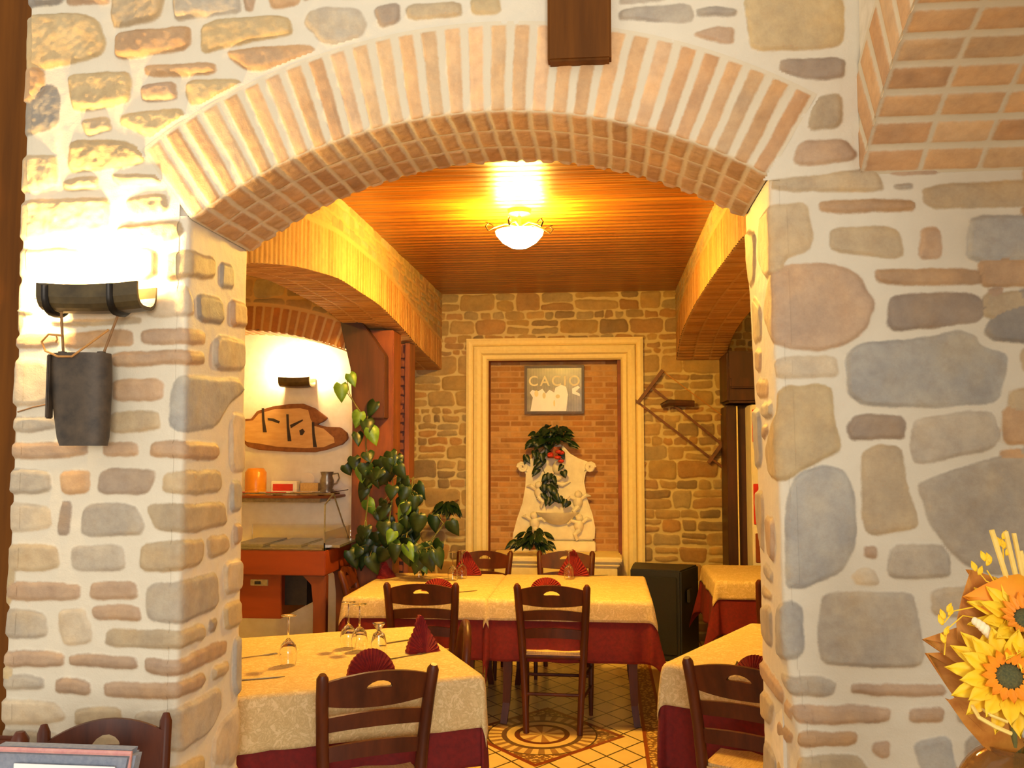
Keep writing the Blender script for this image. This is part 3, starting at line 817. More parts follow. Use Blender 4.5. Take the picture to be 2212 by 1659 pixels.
# arcades
def arcade(name, xf, xb, ys, zs, seed):
    """longitudinal brick arch: nave face at xf, aisle face at xb"""
    Yc = np.arange(YF + TF + 0.003, YB + 0.005, 0.008)
    cz = np.interp(Yc, ys, zs); kern = np.hanning(81); kern /= kern.sum()
    cz = np.convolve(np.pad(cz, 40, mode='reflect', reflect_type='odd'), kern, 'valid')
    arc = np.concatenate([[0], np.cumsum(np.hypot(np.diff(Yc), np.diff(cz)))])
    sg = 1 if xf > xb else -1; out = []
    tA = np.linspace(0, 1, 60); y, t_ = np.meshgrid(Yc, tA, indexing='ij'); c = cz[:, None]; z = c + (CEIL - c) * t_; ar = arc[:, None] + 0 * t_
    RH = 0.26
    sd, col = brick_field(ar, z - c, 0.058, 3.0, 0.042, 2.9, BR2, seed); ring = (z - c) < RH
    sd = np.where(ring, np.maximum(np.abs(np.mod(ar, 0.058) - 0.029) - 0.021, (z - c) - RH + 0.012), 0)
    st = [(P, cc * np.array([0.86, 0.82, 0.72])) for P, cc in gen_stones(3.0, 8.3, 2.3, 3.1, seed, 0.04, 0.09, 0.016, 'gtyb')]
    s2, c2, ti = stones_field(st, y, z, 0.006, seed); s2 = np.maximum(s2, RH + 0.014 - (z - c))
    col = np.where(ring[..., None], col, c2); sd = np.where(ring, sd, s2)
    kk = np.clip(-sd / 0.006, 0, 1); h = kk * 0.006 + kk * (fbm(y, z, 25, 3, seed) - 0.5) * 0.006
    P = np.stack([y * 0 + xf, y, z], -1); N = np.stack([y * 0 + sg, y * 0, y * 0], -1); out.append(patch(P, N, sd, col, h))
    P = np.stack([y * 0 + xb, y, z], -1); out.append(patch(P, -N, sd, col, h))
    X = np.linspace(xf, xb, 50); y, x = np.meshgrid(Yc, X, indexing='ij'); z = cz[:, None] + 0 * x; ar = arc[:, None] + 0 * x
    sd, col = brick_field(ar, np.abs(x - xf), 0.058, 0.14, 0.042, 0.132, BR2, seed + 3)
    kk = np.clip(-sd / 0.006, 0, 1); h = kk * 0.005
    P = np.stack([x, y, z], -1); N = np.zeros_like(P); N[..., 2] = -1; out.append(patch(P, N, sd, col, h))
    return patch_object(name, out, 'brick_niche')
arcade('trim_6', AX0, AX1, [3.0, 3.66, 4.24, 4.93, 5.885, 6.5, 7.09, 7.7, 8.12, 8.25], [2.25, 2.42, 2.517, 2.589, 2.585, 2.53, 2.455, 2.40, 2.366, 2.35], 41)
arcade('trim_7', BX0, BX1, [3.0, 3.6, 4.24, 5.417, 6.4, 7.285, 7.8, 8.15, 8.25], [2.40, 2.53, 2.615, 2.65, 2.655, 2.62, 2.56, 2.44, 2.40], 42)
# cross arch in the left aisle
def cross_arch():
    cx, cz, r = -2.62, 0.42, 2.085; y0 = 6.4; out = []
    U = np.arange(XW0, AX1 + 0.02, 0.010); V = np.arange(1.9, CEIL, 0.009); u, v = np.meshgrid(U, V, indexing='ij')
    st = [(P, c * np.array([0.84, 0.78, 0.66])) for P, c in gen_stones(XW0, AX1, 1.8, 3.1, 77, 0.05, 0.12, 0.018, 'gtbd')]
    sd, col, ti = stones_field(st, u, v, 0.008, 7)
    rr_ = np.hypot(u - cx, v - cz); th = np.arctan2(v - cz, u - cx); RH = 0.185
    ring = rr_ < r + RH; b = np.maximum(np.abs(np.mod(th * r, 0.062) - 0.031) - 0.024, rr_ - r - RH + 0.012)
    _, bc = brick_field(th * r, v * 0 + 0.1, 0.062, 3.0, 0.05, 2.9, BR2, 12)
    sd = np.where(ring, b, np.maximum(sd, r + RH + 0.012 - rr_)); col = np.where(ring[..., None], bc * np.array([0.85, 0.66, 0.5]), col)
    kk = np.clip(-sd / 0.006, 0, 1); h = kk * 0.006
    P = np.stack([u, u * 0 + y0, v], -1); N = np.zeros_like(P); N[..., 1] = -1
    uc = (u[:-1, :-1] + u[1:, 1:]) / 2; vc = (v[:-1, :-1] + v[1:, 1:]) / 2
    out.append(patch(P, N, sd, col, h, np.hypot(uc - cx, vc - cz) > r))
    TH = np.arange(math.acos((AX1 + 0.02 - cx) / r), math.acos((XW0 - cx) / r), 0.004); Ys = np.arange(y0, y0 + 0.28, 0.01)
    th, y = np.meshgrid(TH, Ys, indexing='ij'); sd, col = brick_field(th * r, y - y0, 0.062, 0.14, 0.05, 0.13, BR2, 13)
    kk = np.clip(-sd / 0.006, 0, 1)
    P = np.stack([cx + r * np.cos(th), y, cz + r * np.sin(th)], -1); N = np.stack([-np.cos(th), y * 0, -np.sin(th)], -1)
    out.append(patch(P, N, sd, col * np.array([0.85, 0.66, 0.5]), kk * 0.008))
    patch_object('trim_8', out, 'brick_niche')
    ol = [(cx + (r + 0.01) * math.cos(t_), cz + (r + 0.01) * math.sin(t_)) for t_ in np.linspace(math.acos((XW0 - cx) / r), math.acos((AX1 - cx) / r), 25)]
    ol += [(AX1, CEIL), (XW0, CEIL)]
    m = MB(); m.prism(ol, y0 + 0.012, y0 + 0.27, mtx=XZ); struct(m.build('wall_aisle_arch', 'plaster'))
cross_arch()
# timber post, knee brace and slim brick-faced strip under the left arcade
p = MB(); p.box(-1.80, -1.50, 6.5, 6.74, 0, 2.50, 0.008); struct(p.build('trim_9', 'wood_post'))
q = [at(738, 664, 6.47), at(748, 720, 6.47), at(766, 800, 6.47), at(770, 905, 6.47), at(838, 905, 6.47), at(838, 770, 6.47), at(800, 715, 6.47), at(765, 668, 6.47)]
p = MB(); p.prism([(v.x, v.z) for v in q], 6.36, 6.495, mtx=XZ, bev=0.006); struct(p.build('trim_10', 'wood_dark'))
p = MB(); a = at(843, 900, 6.9); b = at(884, 900, 6.9)
p.box(a.x, a.x + 0.035, 6.9, 7.1, 0, 2.45); p.box(b.x - 0.035, b.x, 6.9, 7.1, 0, 2.45); p.box(a.x + 0.035, b.x - 0.035, 6.94, 7.1, 0, 2.45)
rg = random.Random(5); z_ = 0.1
while z_ < 2.4:
    p.box(a.x + 0.035, b.x - 0.035, 6.915, 6.945, z_, z_ + rg.uniform(0.03, 0.055), 0.004); z_ += 0.07
struct(p.build('trim_11', 'wood_post'))
# right aisle: timber capital, post and door leaf edge
a = at(1563, 785, 7.9); b = at(1650, 872, 7.9)
p = MB(); p.box(a.x, b.x + 0.3, 7.7, YB, b.z, 2.45, 0.02); p.box(a.x + 0.02, b.x + 0.3, 7.66, 7.72, b.z + 0.12, b.z + 0.20, 0.01); struct(p.build('trim_12', 'wood_dark'))
a = at(1566, 895, 7.9); b = at(1592, 1215, 7.9)
p = MB(); p.box(a.x, b.x, 7.8, YB, 0, 2.0, 0.006); p.box(b.x + 0.012, b.x + 0.09, 7.84, YB, 0, 2.0, 0.006); struct(p.build('trim_13', 'wood_dark'))
p = MB(); p.box(b.x, b.x + 0.010, 7.79, YB, 0, 2.0); struct(p.build('trim_14', 'trim_white'))
# low white ledge at the foot of the niche
a = at(1062, 1196, 8.05); b = at(1343, 1196, 8.05)
p = MB(); p.box(a.x, b.x, 7.86, YB + 0.17, a.z - 0.05, a.z, 0.012); p.box(a.x + 0.04, b.x - 0.04, 7.91, YB, 0, a.z - 0.05, 0.006); p.box(a.x + 0.02, b.x - 0.02, 7.885, YB, a.z - 0.085, a.z - 0.05, 0.01)
struct(p.build('trim_15', 'trim_white')); LEDGE = a.z

# ------------------------------------------------------------------ chairs
def bowed(outline, h, holes=(), bow=0.03, half=0.2, y0=0.0, tilt=0.0, z0=0.0, sub=14):
    """flat rail cut from an outline in x, z, thickness h, bowed backwards; returns MB"""
    m = MB(); bm = bmesh.new()
    for lp in [outline] + list(holes):
        vs = [bm.verts.new((p[0], 0, p[1])) for p in lp]
        for i in range(len(vs)): bm.edges.new((vs[i], vs[(i + 1) % len(vs)]))
    bmesh.ops.triangle_fill(bm, use_beauty=True, edges=list(bm.edges))
    for i in range(1, sub):
        x = -half + 2 * half * i / sub
        bmesh.ops.bisect_plane(bm, geom=list(bm.verts) + list(bm.edges) + list(bm.faces), plane_co=(x, 0, 0), plane_no=(1, 0, 0))
    r = bmesh.ops.extrude_face_region(bm, geom=list(bm.faces))
    for e in r['geom']:
        if isinstance(e, bmesh.types.BMVert): e.co.y += h
    for v in bm.verts:
        v.co.y += y0 - bow * (1 - (v.co.x / half) ** 2) - tilt * (v.co.z - z0)
    return m.bm(bm)
def rail_outline(w, z0, z1, rise=0.0, drop=0.0, n=14):
    top = [(-w + 2 * w * i / n, z1 + rise * (1 - (2 * i / n - 1) ** 2)) for i in range(n + 1)]
    bot = [(w - 2 * w * i / n, z0 + drop * (1 - (2 * i / n - 1) ** 2)) for i in range(n + 1)]
    return top + bot
def make_chair(label, group=None, round_back=False):
    t = thing('dining_chair', label, 'chair', group=group)
    WD = 'wood_chair'; T_ = 0.13
    s = MB(); n = 9
    for i, z in enumerate((0.428, 0.458)):
        pass
    o = [(-0.175, -0.20), (0.175, -0.20), (0.205, 0.20), (-0.205, 0.20)]
    s.prism(o, 0.430, 0.462, bev=0.010); s.build('seat', 'straw', t, smooth=True)
    f = MB()
    f.tube([(-0.20, 0.19, 0.435), (0.20, 0.19, 0.435)], 0.014); f.tube([(-0.175, -0.19, 0.435), (0.175, -0.19, 0.435)], 0.014)
    f.tube([(-0.175, -0.19, 0.435), (-0.20, 0.19, 0.435)], 0.014); f.tube([(0.175, -0.19, 0.435), (0.20, 0.19, 0.435)], 0.014)
    f.build('seat_frame', WD, t, smooth=True)
    for sg in (-1, 1):
        m = MB()
        pts = [(sg * 0.155, -0.215, 0.0), (sg * 0.165, -0.195, 0.22), (sg * 0.178, -0.19, 0.44), (sg * 0.188, -0.203, 0.60), (sg * 0.198, -0.235, 0.76), (sg * 0.203, -0.262, 0.845), (sg * 0.204, -0.268, 0.862)]
        m.tube(pts, [0.017, 0.020, 0.023, 0.023, 0.023, 0.022, 0.012], 10); m.build('back_post', WD, t, smooth=True)
        m = MB(); m.tube([(sg * 0.200, 0.195, 0.0), (sg * 0.200, 0.193, 0.10), (sg * 0.203, 0.19, 0.30), (sg * 0.203, 0.19, 0.452)], [0.012, 0.015, 0.018, 0.018], 10); m.build('leg', WD, t, smooth=True)
        m = MB(); m.tube([(sg * 0.160, -0.20, 0.18), (sg * 0.201, 0.19, 0.18)], 0.009); m.tube([(sg * 0.168, -0.195, 0.30), (sg * 0.202, 0.19, 0.30)], 0.009); m.build('side_stretcher', WD, t, smooth=True)
    m = MB(); m.tube([(-0.201, 0.19, 0.24), (0.201, 0.19, 0.24)], 0.010); m.tube([(-0.202, 0.19, 0.33), (0.202, 0.19, 0.33)], 0.010); m.build('front_stretcher', WD, t, smooth=True)
    m = MB(); m.tube([(-0.160, -0.20, 0.22), (0.160, -0.20, 0.22)], 0.010); m.build('back_stretcher', WD, t, smooth=True)
    if not round_back:
        hole = [(0.048 * math.cos(a), 0.808 + 0.013 * math.sin(a) - 0.006 * math.cos(2 * a)) for a in [2 * PI * i / 14 for i in range(14)]]
        bowed(rail_outline(0.196, 0.742, 0.826, 0.034, -0.014), 0.020, [hole], 0.028, 0.2, -0.240, 0.30, 0.78).build('crest_rail', WD, t, smooth=True)
        bowed(rail_outline(0.190, 0.640, 0.694, 0.018, 0.014), 0.018, (), 0.026, 0.2, -0.212, 0.22, 0.68).build('back_rail', WD, t, smooth=True)
        bowed(rail_outline(0.184, 0.535, 0.588, 0.016, 0.012), 0.018, (), 0.024, 0.2, -0.200, 0.10, 0.58).build('back_rail', WD, t, smooth=True)
    return t
def place(o, x, y, rz): o.location = (x, y, 0); o.rotation_euler = (0, 0, rz); return o
chair0 = make_chair('dark wooden ladder-back chair at the front side of the near left table', 'ladder-back dining chairs')
def chair(x, y, rz, label):
    c = copy_tree(chair0); tag(c, label, 'chair', 'ladder-back dining chairs'); return place(c, x, y, rz)
place(chair0, -0.935, 3.545, math.radians(29))
chair(-0.30, 5.70, math.radians(-2), 'dark wooden ladder-back chair at the front of the far table, right one of two')
chair(-1.09, 5.69, math.radians(3), 'dark wooden ladder-back chair at the front of the far table, left one of two')
chair(-0.30, 6.94, math.radians(180), 'wooden chair behind the far table, directly under the fountain relief')
chair(-0.96, 6.91, math.radians(172), 'wooden chair behind the far table, left of the white niche frame')
chair(-1.46, 6.14, math.radians(-84), 'wooden chair at the left end of the far table, beside the climbing plant')
chair(0.61, 3.75, math.radians(-28), 'dark wooden chair at the right table, half hidden by the right stone pier')
chair(1.12, 6.0, math.radians(0), 'dark wooden chair in the shade under the far right table')
# chair with rounded bent back at the right end of the near left table
rb_ = thing('dining_chair', 'dark wooden chair with a rounded bent back at the right end of the near table', 'chair')
s = MB(); s.prism([(-0.17, -0.19), (0.17, -0.19), (0.2, 0.2), (-0.2, 0.2)], 0.43, 0.46, bev=0.01); s.build('seat', 'straw', rb_, smooth=True)
pts = [(-0.17, -0.20, 0.42)] + [(-0.17 * math.cos(a) * 1.0, -0.225 - 0.02 * math.sin(a), 0.66 + 0.17 * math.sin(a)) for a in [PI * i / 12 for i in range(13)]] + [(0.17, -0.20, 0.42)]
s = MB(); s.tube(pts, 0.019, 10); s.build('back_hoop', 'wood_chair', rb_, smooth=True)
s = MB(); s.tube([(-0.165, -0.23, 0.60), (0, -0.25, 0.615), (0.165, -0.23, 0.60)], 0.014); s.build('back_rail', 'wood_chair', rb_, smooth=True)
for sx_ in (-1, 1):
    for yy_ in (-0.19, 0.18):
        s = MB(); s.tube([(sx_ * 0.165, yy_, 0), (sx_ * 0.17, yy_, 0.43)], [0.014, 0.018], 10); s.build('leg', 'wood_chair', rb_, smooth=True)
s = MB(); s.tube([(-0.166, -0.19, 0.2), (-0.166, 0.18, 0.2)], 0.01); s.tube([(0.166, -0.19, 0.2), (0.166, 0.18, 0.2)], 0.01); s.tube([(-0.166, 0.18, 0.26), (0.166, 0.18, 0.26)], 0.01)
s.build('stretcher', 'wood_chair', rb_, smooth=True)
place(rb_, -0.89, 4.32, math.radians(104))

# ------------------------------------------------------------------ tables and their cloths
TT = 0.742
def make_table(label, L, Wd, x, y, rz, sabre=False):
    """top L along local x, Wd along local y, origin at the centre"""
    t = thing('dining_table', label, 'table', (x, y, 0), rz)
    m = MB(); m.box(-L / 2, L / 2, -Wd / 2, Wd / 2, TT - 0.03, TT, 0.004); m.build('tabletop', 'wood_chair', t)
    m = MB(); i = 0.05
    m.box(-L / 2 + i, L / 2 - i, -Wd / 2 + i, -Wd / 2 + i + 0.02, TT - 0.12, TT - 0.03); m.box(-L / 2 + i, L / 2 - i, Wd / 2 - i - 0.02, Wd / 2 - i, TT - 0.12, TT - 0.03)
    m.box(-L / 2 + i, -L / 2 + i + 0.02, -Wd / 2 + i + 0.02, Wd / 2 - i - 0.02, TT - 0.12, TT - 0.03); m.box(L / 2 - i - 0.02, L / 2 - i, -Wd / 2 + i + 0.02, Wd / 2 - i - 0.02, TT - 0.12, TT - 0.03)
    m.build('apron', 'wood_chair', t)
    for sx_ in (-1, 1):
        for sy_ in (-1, 1):
            px_, py_ = sx_ * (L / 2 - 0.09), sy_ * (Wd / 2 - 0.09); m = MB()
            pts = [(px_ + sx_ * 0.02, py_ + sy_ * 0.02, 0), (px_ + sx_ * 0.004, py_, 0.12), (px_ - sx_ * 0.004, py_, 0.30), (px_, py_, TT - 0.03)]
            m.tube(pts, [0.028, 0.030, 0.036, 0.044], 4); m.build('leg', 'wood_chair', t, smooth=False)
    return t
def cloth(name, label, L, Wd, drop, x, y, rz, mat, off, seed, corner=1.0, res=0.016, cut=None):
    nx = int((L + 2 * drop) / res); ny = int((Wd + 2 * drop) / res)
    u = np.linspace(-L / 2 - drop, L / 2 + drop, nx); v = np.linspace(-Wd / 2 - drop, Wd / 2 + drop, ny); u, v = np.meshgrid(u, v, indexing='ij')
    cu = np.clip(u, -L / 2, L / 2); cv = np.clip(v, -Wd / 2, Wd / 2); a = u - cu; b = v - cv; r = np.hypot(a, b)
    dx = np.where(r > 1e-9, a / np.maximum(r, 1e-9), 0); dy = np.where(r > 1e-9, b / np.maximum(r, 1e-9), 0)
    ph = np.abs(dx * dy) * 2
    along = np.where(np.abs(a) > np.abs(b), v, u)
    rip = (np.sin(along * 11 + seed) * 0.5 + np.sin(along * 23 + seed * 2.3) * 0.25) * 0.055 * np.clip(r / 0.3, 0, 1) ** 1.3
    rip = rip * (1 - ph) + ph * 0.0
    flare = 0.02 + 0.16 * ph * corner
    k = 0.012; rs = np.minimum(r, k * 1.57); rnd = k * np.sin(rs / k); dz = k * (1 - np.cos(rs / k)) + np.maximum(r - k * 1.57, 0)
    out_ = off + rnd * np.where(r > 0, 1, 0) + flare * r + np.abs(rip) * 0.8 + 0.006 * np.clip(r / 0.05, 0, 1)
    X3 = cu + dx * out_; Y3 = cv + dy * out_; Z3 = TT + off + 0.0008 - dz * (1 - 0.03 * ph) + (fbm(u, v, 3.0, 3, seed) - 0.5) * 0.002 * (r < 1e-6)
    sw = ph * r * 0.12
    X3 = X3 + sw * np.sin(seed + u * 3); 
    V = np.stack([X3, Y3, Z3], -1).reshape(-1, 3)
    idx = np.arange(nx * ny).reshape(nx, ny); q = np.stack([idx[:-1, :-1], idx[1:, :-1], idx[1:, 1:], idx[:-1, 1:]], -1).reshape(-1, 4)
    me = bpy.data.meshes.new(name); me.from_pydata(V.tolist(), [], q.tolist()); me.update()
    o = link(name, me, mat, None, True, (x, y, 0), rz)
    md = o.modifiers.new('thickness', 'SOLIDIFY'); md.thickness = 0.0012; md.offset = 1
    return tag(o, label, 'tablecloth')
def table_set(key, L, Wd, x, y, rz, d_red, d_top, tl, rl, cl, seed):
    make_table(tl, L, Wd, x, y, rz)
    cloth('under_cloth', rl, L, Wd, d_red, x, y, rz, 'cloth_red', 0.0015, seed, 0.85)
    cloth('tablecloth', cl, L, Wd, d_top, x, y, rz, 'cloth_cream', 0.0085, seed, 0.85)
def local(cx, cy, rz, a, b): return (cx + a * math.cos(rz) - b * math.sin(rz), cy + a * math.sin(rz) + b * math.cos(rz))
N_RZ = math.radians(26); nc = (-0.505, 3.72); NL, NW = 1.22, 1.06
ncx, ncy = local(nc[0], nc[1], N_RZ, -NL / 2, NW / 2)
table_set('near', NL, NW, ncx, ncy, N_RZ, 0.34, 0.20, 'wooden table behind the left stone pier, legs showing below its cloths', 'dark red under cloth hanging below the cream cloth on the near left table', 'cream patterned cloth on the near left table with upturned glasses', 2)
table_set('far', 0.94, 1.06, -0.215, 6.13, 0.0, 0.36, 0.13, 'wooden table with curved legs, right half of the far pair under the fountain', 'dark red under cloth on the right half of the far pair of tables', 'cream cloth on the right half of the far pair of tables', 5)
table_set('far2', 0.84, 1.06, -1.150, 6.13, 0.0, 0.36, 0.13, 'wooden table, left half of the far pair beside the climbing plant', 'dark red under cloth on the left half of the far pair of tables', 'cream cloth on the left half of the far pair of tables', 8)
R_RZ = math.radians(-28); rc = (0.262, 4.0); RL_, RW_ = 1.0, 1.06
rcx, rcy = local(rc[0], rc[1], R_RZ, RL_ / 2, RW_ / 2)
table_set('right', RL_, RW_, rcx, rcy, R_RZ, 0.42, 0.17, 'wooden table behind the right stone pier', 'dark red under cloth on the table behind the right stone pier', 'cream cloth on the table behind the right stone pier, corner hanging in front', 11)
table_set('back', 0.9, 0.85, 1.22, 6.93, 0.0, 0.36, 0.13, 'wooden table in the far right corner under the right brick arch', 'dark red under cloth on the far right corner table', 'cream cloth on the far right corner table', 14)

# ------------------------------------------------------------------ things on the tables
TOPZ = TT + 0.0116
def wine_glass(label, h=0.205, r=0.036, group='upturned wine glasses'):
    t = thing('wine_glass', label, 'glass', group=group); hb = h * 0.50
    out_p = [(r * 0.86, 0.0), (r * 1.0, hb * 0.30), (r * 1.02, hb * 0.5), (r * 0.85, hb * 0.8), (r * 0.42, hb * 0.98), (0.0045, hb * 1.08)]
    in_p = [(0.0002, hb * 0.99), (r * 0.38, hb * 0.93), (r * 0.80, hb * 0.77), (r * 0.97, hb * 0.5), (r * 0.95, hb * 0.3), (r * 0.83, 0.0)]
    MB().lathe(out_p + in_p if False else in_p[::1] + out_p[:1], 20)
    m = MB(); m.lathe(list(reversed(in_p))[::-1] + out_p, 20); m.build('bowl', 'glass', t, smooth=True)
    m = MB(); m.lathe([(0.0044, hb * 1.08), (0.0036, hb * 1.2), (0.0036, h - 0.02), (0.006, h - 0.008), (0.030, h - 0.003), (0.0315, h - 0.001), (0.030, h), (0.0002, h)], 20); m.build('stem', 'glass', t, smooth=True)
    return t
def tumbler(label):
    t = thing('water_goblet', label, 'glass'); h = 0.135
    m = MB(); m.lathe([(0.0002, 0.085), (0.022, 0.080), (0.031, 0.05), (0.032, 0.0), (0.034, 0.0), (0.034, 0.05), (0.025, 0.088), (0.010, 0.098)], 20); m.build('bowl', 'glass', t, smooth=True)
    m = MB(); m.lathe([(0.010, 0.098), (0.011, 0.108), (0.026, 0.130), (0.028, 0.134), (0.0002, 0.134)], 20); m.build('foot', 'glass', t, smooth=True)
    return t
def put(o, px, py, z=TOPZ, rz=0.0):
    p = at_z(px, py, z); o.location = (p.x, p.y, z); o.rotation_euler = (0, 0, rz); return o
g0 = wine_glass('upturned wine glass standing alone at the left of the near table'); put(g0, 622, 1437)
def glass(px, py, label, z=TOPZ, rz=0, sc_=1.0):
    c = copy_tree(g0); tag(c, label, 'glass', 'upturned wine glasses'); put(c, px, py, z, rz); c.scale = (sc_,) * 3; return c
glass(752, 1400, 'upturned wine glass on the near table, rear one of the cluster of three')
glass(776, 1406, 'upturned wine glass on the near table, next to the short goblet')
put(tumbler('short upturned water goblet in front of the near table napkin'), 818, 1413)
glass(905, 1249, 'upturned wine glass at the far table, leftmost, before the climbing plant', sc_=0.95)
glass(978, 1254, 'upturned wine glass at the far table, left one of the close pair', sc_=0.95)
glass(998, 1250, 'upturned wine glass at the far table, right one of the close pair', sc_=0.95)
glass(1229, 1251, 'upturned wine glass at the far table in front of the right back chair', sc_=0.95)
def napkin(label, px, py, rz, w=0.16, h=0.085, pointed=False, lean=0.25, z=TOPZ):
    t = MB(); n = 36; lay = 6; vs = []; fs = []
    for j in range(2):
        for i in range(n + 1):
            a = PI * i / n; pl = 0.006 * (1 if (i % 2) else -1)
            for k in range(lay + 1):
                q = k / lay; rr_ = q
                x = -math.cos(a) * w / 2 * (rr_ if not pointed else rr_ * (1 - 0.2 * math.sin(a))); zz = math.sin(a) * h * rr_ * (1.0 if not pointed else 1 + 0.55 * math.sin(a) ** 6)
                y = pl * q + (0.018 if j else -0.018) * (1 - q) + lean * zz - 0.25 * lean * w * 0
                y += (0.045 if j else -0.03) * (1 - zz / (h * 1.0 + 1e-6)) * 0.6
                vs.append((x, y, max(zz, 0.0005)))
    m1 = (n + 1) * (lay + 1)
    for j in range(2):
        for i in range(n):
            for k in range(lay):
                b_ = j * m1 + i * (lay + 1) + k; fs.append((b_, b_ + 1, b_ + lay + 2, b_ + lay + 1))
    for i in range(n):
        b_ = i * (lay + 1) + lay; fs.append((b_, b_ + m1, b_ + m1 + lay + 1, b_ + lay + 1))
    t.add(vs, fs); o = t.build('folded_napkin', 'napkin', smooth=True)
    tag(o, label, 'napkin', 'dark red folded napkins'); return put(o, px, py, z, rz)
napkin('dark red fan-folded napkin on the near table just above the chair back', 803, 1462, math.radians(26), 0.19, 0.105)
napkin('dark red napkin folded upright at the right end of the near table', 914, 1408, math.radians(35), 0.15, 0.10, True)
napkin('dark red napkin on the far table above the left front chair', 945, 1276, 0, 0.20, 0.075)
napkin('dark red napkin on the far table above the right front chair', 1180, 1274, 0, 0.20, 0.075)
napkin('dark red napkin lying at the left end of the far table', 835, 1248, math.radians(60), 0.16, 0.07, True)
napkin('dark red napkin on the far table in front of the left back chair', 1010, 1242, math.radians(180), 0.20, 0.11, True)
napkin('dark red napkin on the far table in front of the right back chair', 1240, 1243, math.radians(170), 0.22, 0.12, True)
napkin('dark red napkin on the table behind the right stone pier', 1632, 1455, math.radians(-28), 0.16, 0.07)
def cutlery(kind, label, px, py, rz, z=TOPZ):
    m = MB()
    if kind == 'knife': m.prism([(-0.005, -0.105), (0.005, -0.105), (0.006, 0.0), (0.009, 0.02), (0.009, 0.08), (0.003, 0.105), (-0.004, 0.02)], 0.001, 0.0035)
    else:
        m.prism([(-0.006, -0.10), (0.006, -0.10), (0.003, -0.02), (0.003, 0.035), (0.011, 0.05), (0.011, 0.095), (0.008, 0.095), (0.007, 0.06), (0.0015, 0.06), (0.0015, 0.095), (-0.0015, 0.095), (-0.0015, 0.06), (-0.007, 0.06), (-0.008, 0.095), (-0.011, 0.095), (-0.011, 0.05), (-0.003, 0.035), (-0.003, -0.02)], 0.001, 0.003)
    o = m.build('table_' + kind, 'cutlery'); tag(o, label, kind); return put(o, px, py, z, rz)
cutlery('knife', 'steel knife pointing to the upright napkin on the near table', 862, 1386, math.radians(26 - 90 + 20))
cutlery('fork', 'steel fork beside the upright napkin on the near table', 886, 1417, math.radians(26 - 70))
cutlery('knife', 'steel knife at the left edge of the near table by the stone pier', 556, 1467, math.radians(-62))
cutlery('fork', 'steel fork further back at the left edge of the near table', 553, 1418, math.radians(-50))
cutlery('knife', 'steel knife right of the left front napkin on the far table', 1000, 1279, math.radians(-50))
cutlery('knife', 'steel knife lying behind the right table chair', 1590, 1441, math.radians(-28 + 20))
cutlery('fork', 'steel fork on the far table beyond the right front chair top rail', 1242, 1284, math.radians(-60))
cutlery('knife', 'steel knife at the far edge of the far table, right of the napkins', 1283, 1244, math.radians(-70))

# ------------------------------------------------------------------ loudspeaker
sp = thing('loudspeaker', 'black floor loudspeaker beside the far table against the stone wall', 'speaker', (0.44, 7.62, 0), math.radians(-14))
m = MB(); m.prism([(-0.27, 0.24), (-0.20, -0.20), (0.20, -0.20), (0.27, 0.24)], 0.0, 0.70, bev=0.012); m.build('cabinet', 'black_plastic', sp)
m = MB(); m.box(-0.17, 0.17, -0.214, -0.2, 0.05, 0.65, 0.006); m.build('grille', 'speaker_grille', sp)
m = MB(); m.box(0.226, 0.25, -0.09, 0.05, 0.44, 0.54, 0.004, Matrix.Identity(4)); m.build('handle', 'seat_dark', sp)

# ------------------------------------------------------------------ niche: framed print, fountain relief
fy = YB + 0.135
a = at(1133, 790, fy); b = at(1262, 894, fy); pw, ph_ = (b.x - a.x), (a.z - b.z); pc = ((a.x + b.x) / 2, (a.z + b.z) / 2)
fr_ = thing('framed_print', 'old photo print in a dark frame reading CACIO, hung high in the brick niche', 'picture', (pc[0], fy, pc[1]))
m = MB(); fwid = 0.022
for (x0, x1, z0, z1) in ((-pw / 2, pw / 2, ph_ / 2 - fwid, ph_ / 2), (-pw / 2, pw / 2, -ph_ / 2, -ph_ / 2 + fwid), (-pw / 2, -pw / 2 + fwid, -ph_ / 2 + fwid, ph_ / 2 - fwid), (pw / 2 - fwid, pw / 2, -ph_ / 2 + fwid, ph_ / 2 - fwid)):
    m.box(x0, x1, -0.015, 0.02, z0, z1, 0.002)
m.build('frame', 'wood_dark', fr_)
m = MB(); m.box(-pw / 2 + 0.01, pw / 2 - 0.01, 0.0, 0.015, -ph_ / 2 + 0.01, ph_ / 2 - 0.01); prt = m.build('print', 'poster_print', fr_)
def text_mesh(body, size, mat, loc, parent, name):
    cu = bpy.data.curves.new(name, 'FONT'); cu.body = body; cu.size = size; cu.align_x = 'CENTER'; cu.align_y = 'CENTER'; cu.extrude = 0.0008
    cu.space_character = 1.25; cu.offset = 0.0015
    tmp = bpy.data.objects.new('tmp', cu); COL.objects.link(tmp); dg = bpy.context.evaluated_depsgraph_get(); dg.update()
    me = bpy.data.meshes.new_from_object(tmp.evaluated_get(dg)); bpy.data.objects.remove(tmp)
    me.materials.clear(); me.transform(Matrix.Rotation(PI / 2, 4, 'X')); o = link(name, me, mat, parent); o.location = loc; return o
text_mesh('CACIO', 0.128, 'poster_letter', (0, -0.002, ph_ * 0.17), fr_, 'lettering')
m = MB(); hx = lambda q: -pw / 2 + pw * q; hz = lambda q: -ph_ / 2 + ph_ * q
rel = [(0.10, 0.06), (0.70, 0.06), (0.73, 0.40), (0.70, 0.56), (0.62, 0.60), (0.52, 0.54), (0.50, 0.44), (0.42, 0.50), (0.36, 0.42), (0.30, 0.52), (0.22, 0.46), (0.13, 0.50), (0.09, 0.44), (0.14, 0.34)]
m.prism([(hx(a_), hz(b_)) for a_, b_ in rel], -0.0015, 0.001, mtx=XZ)
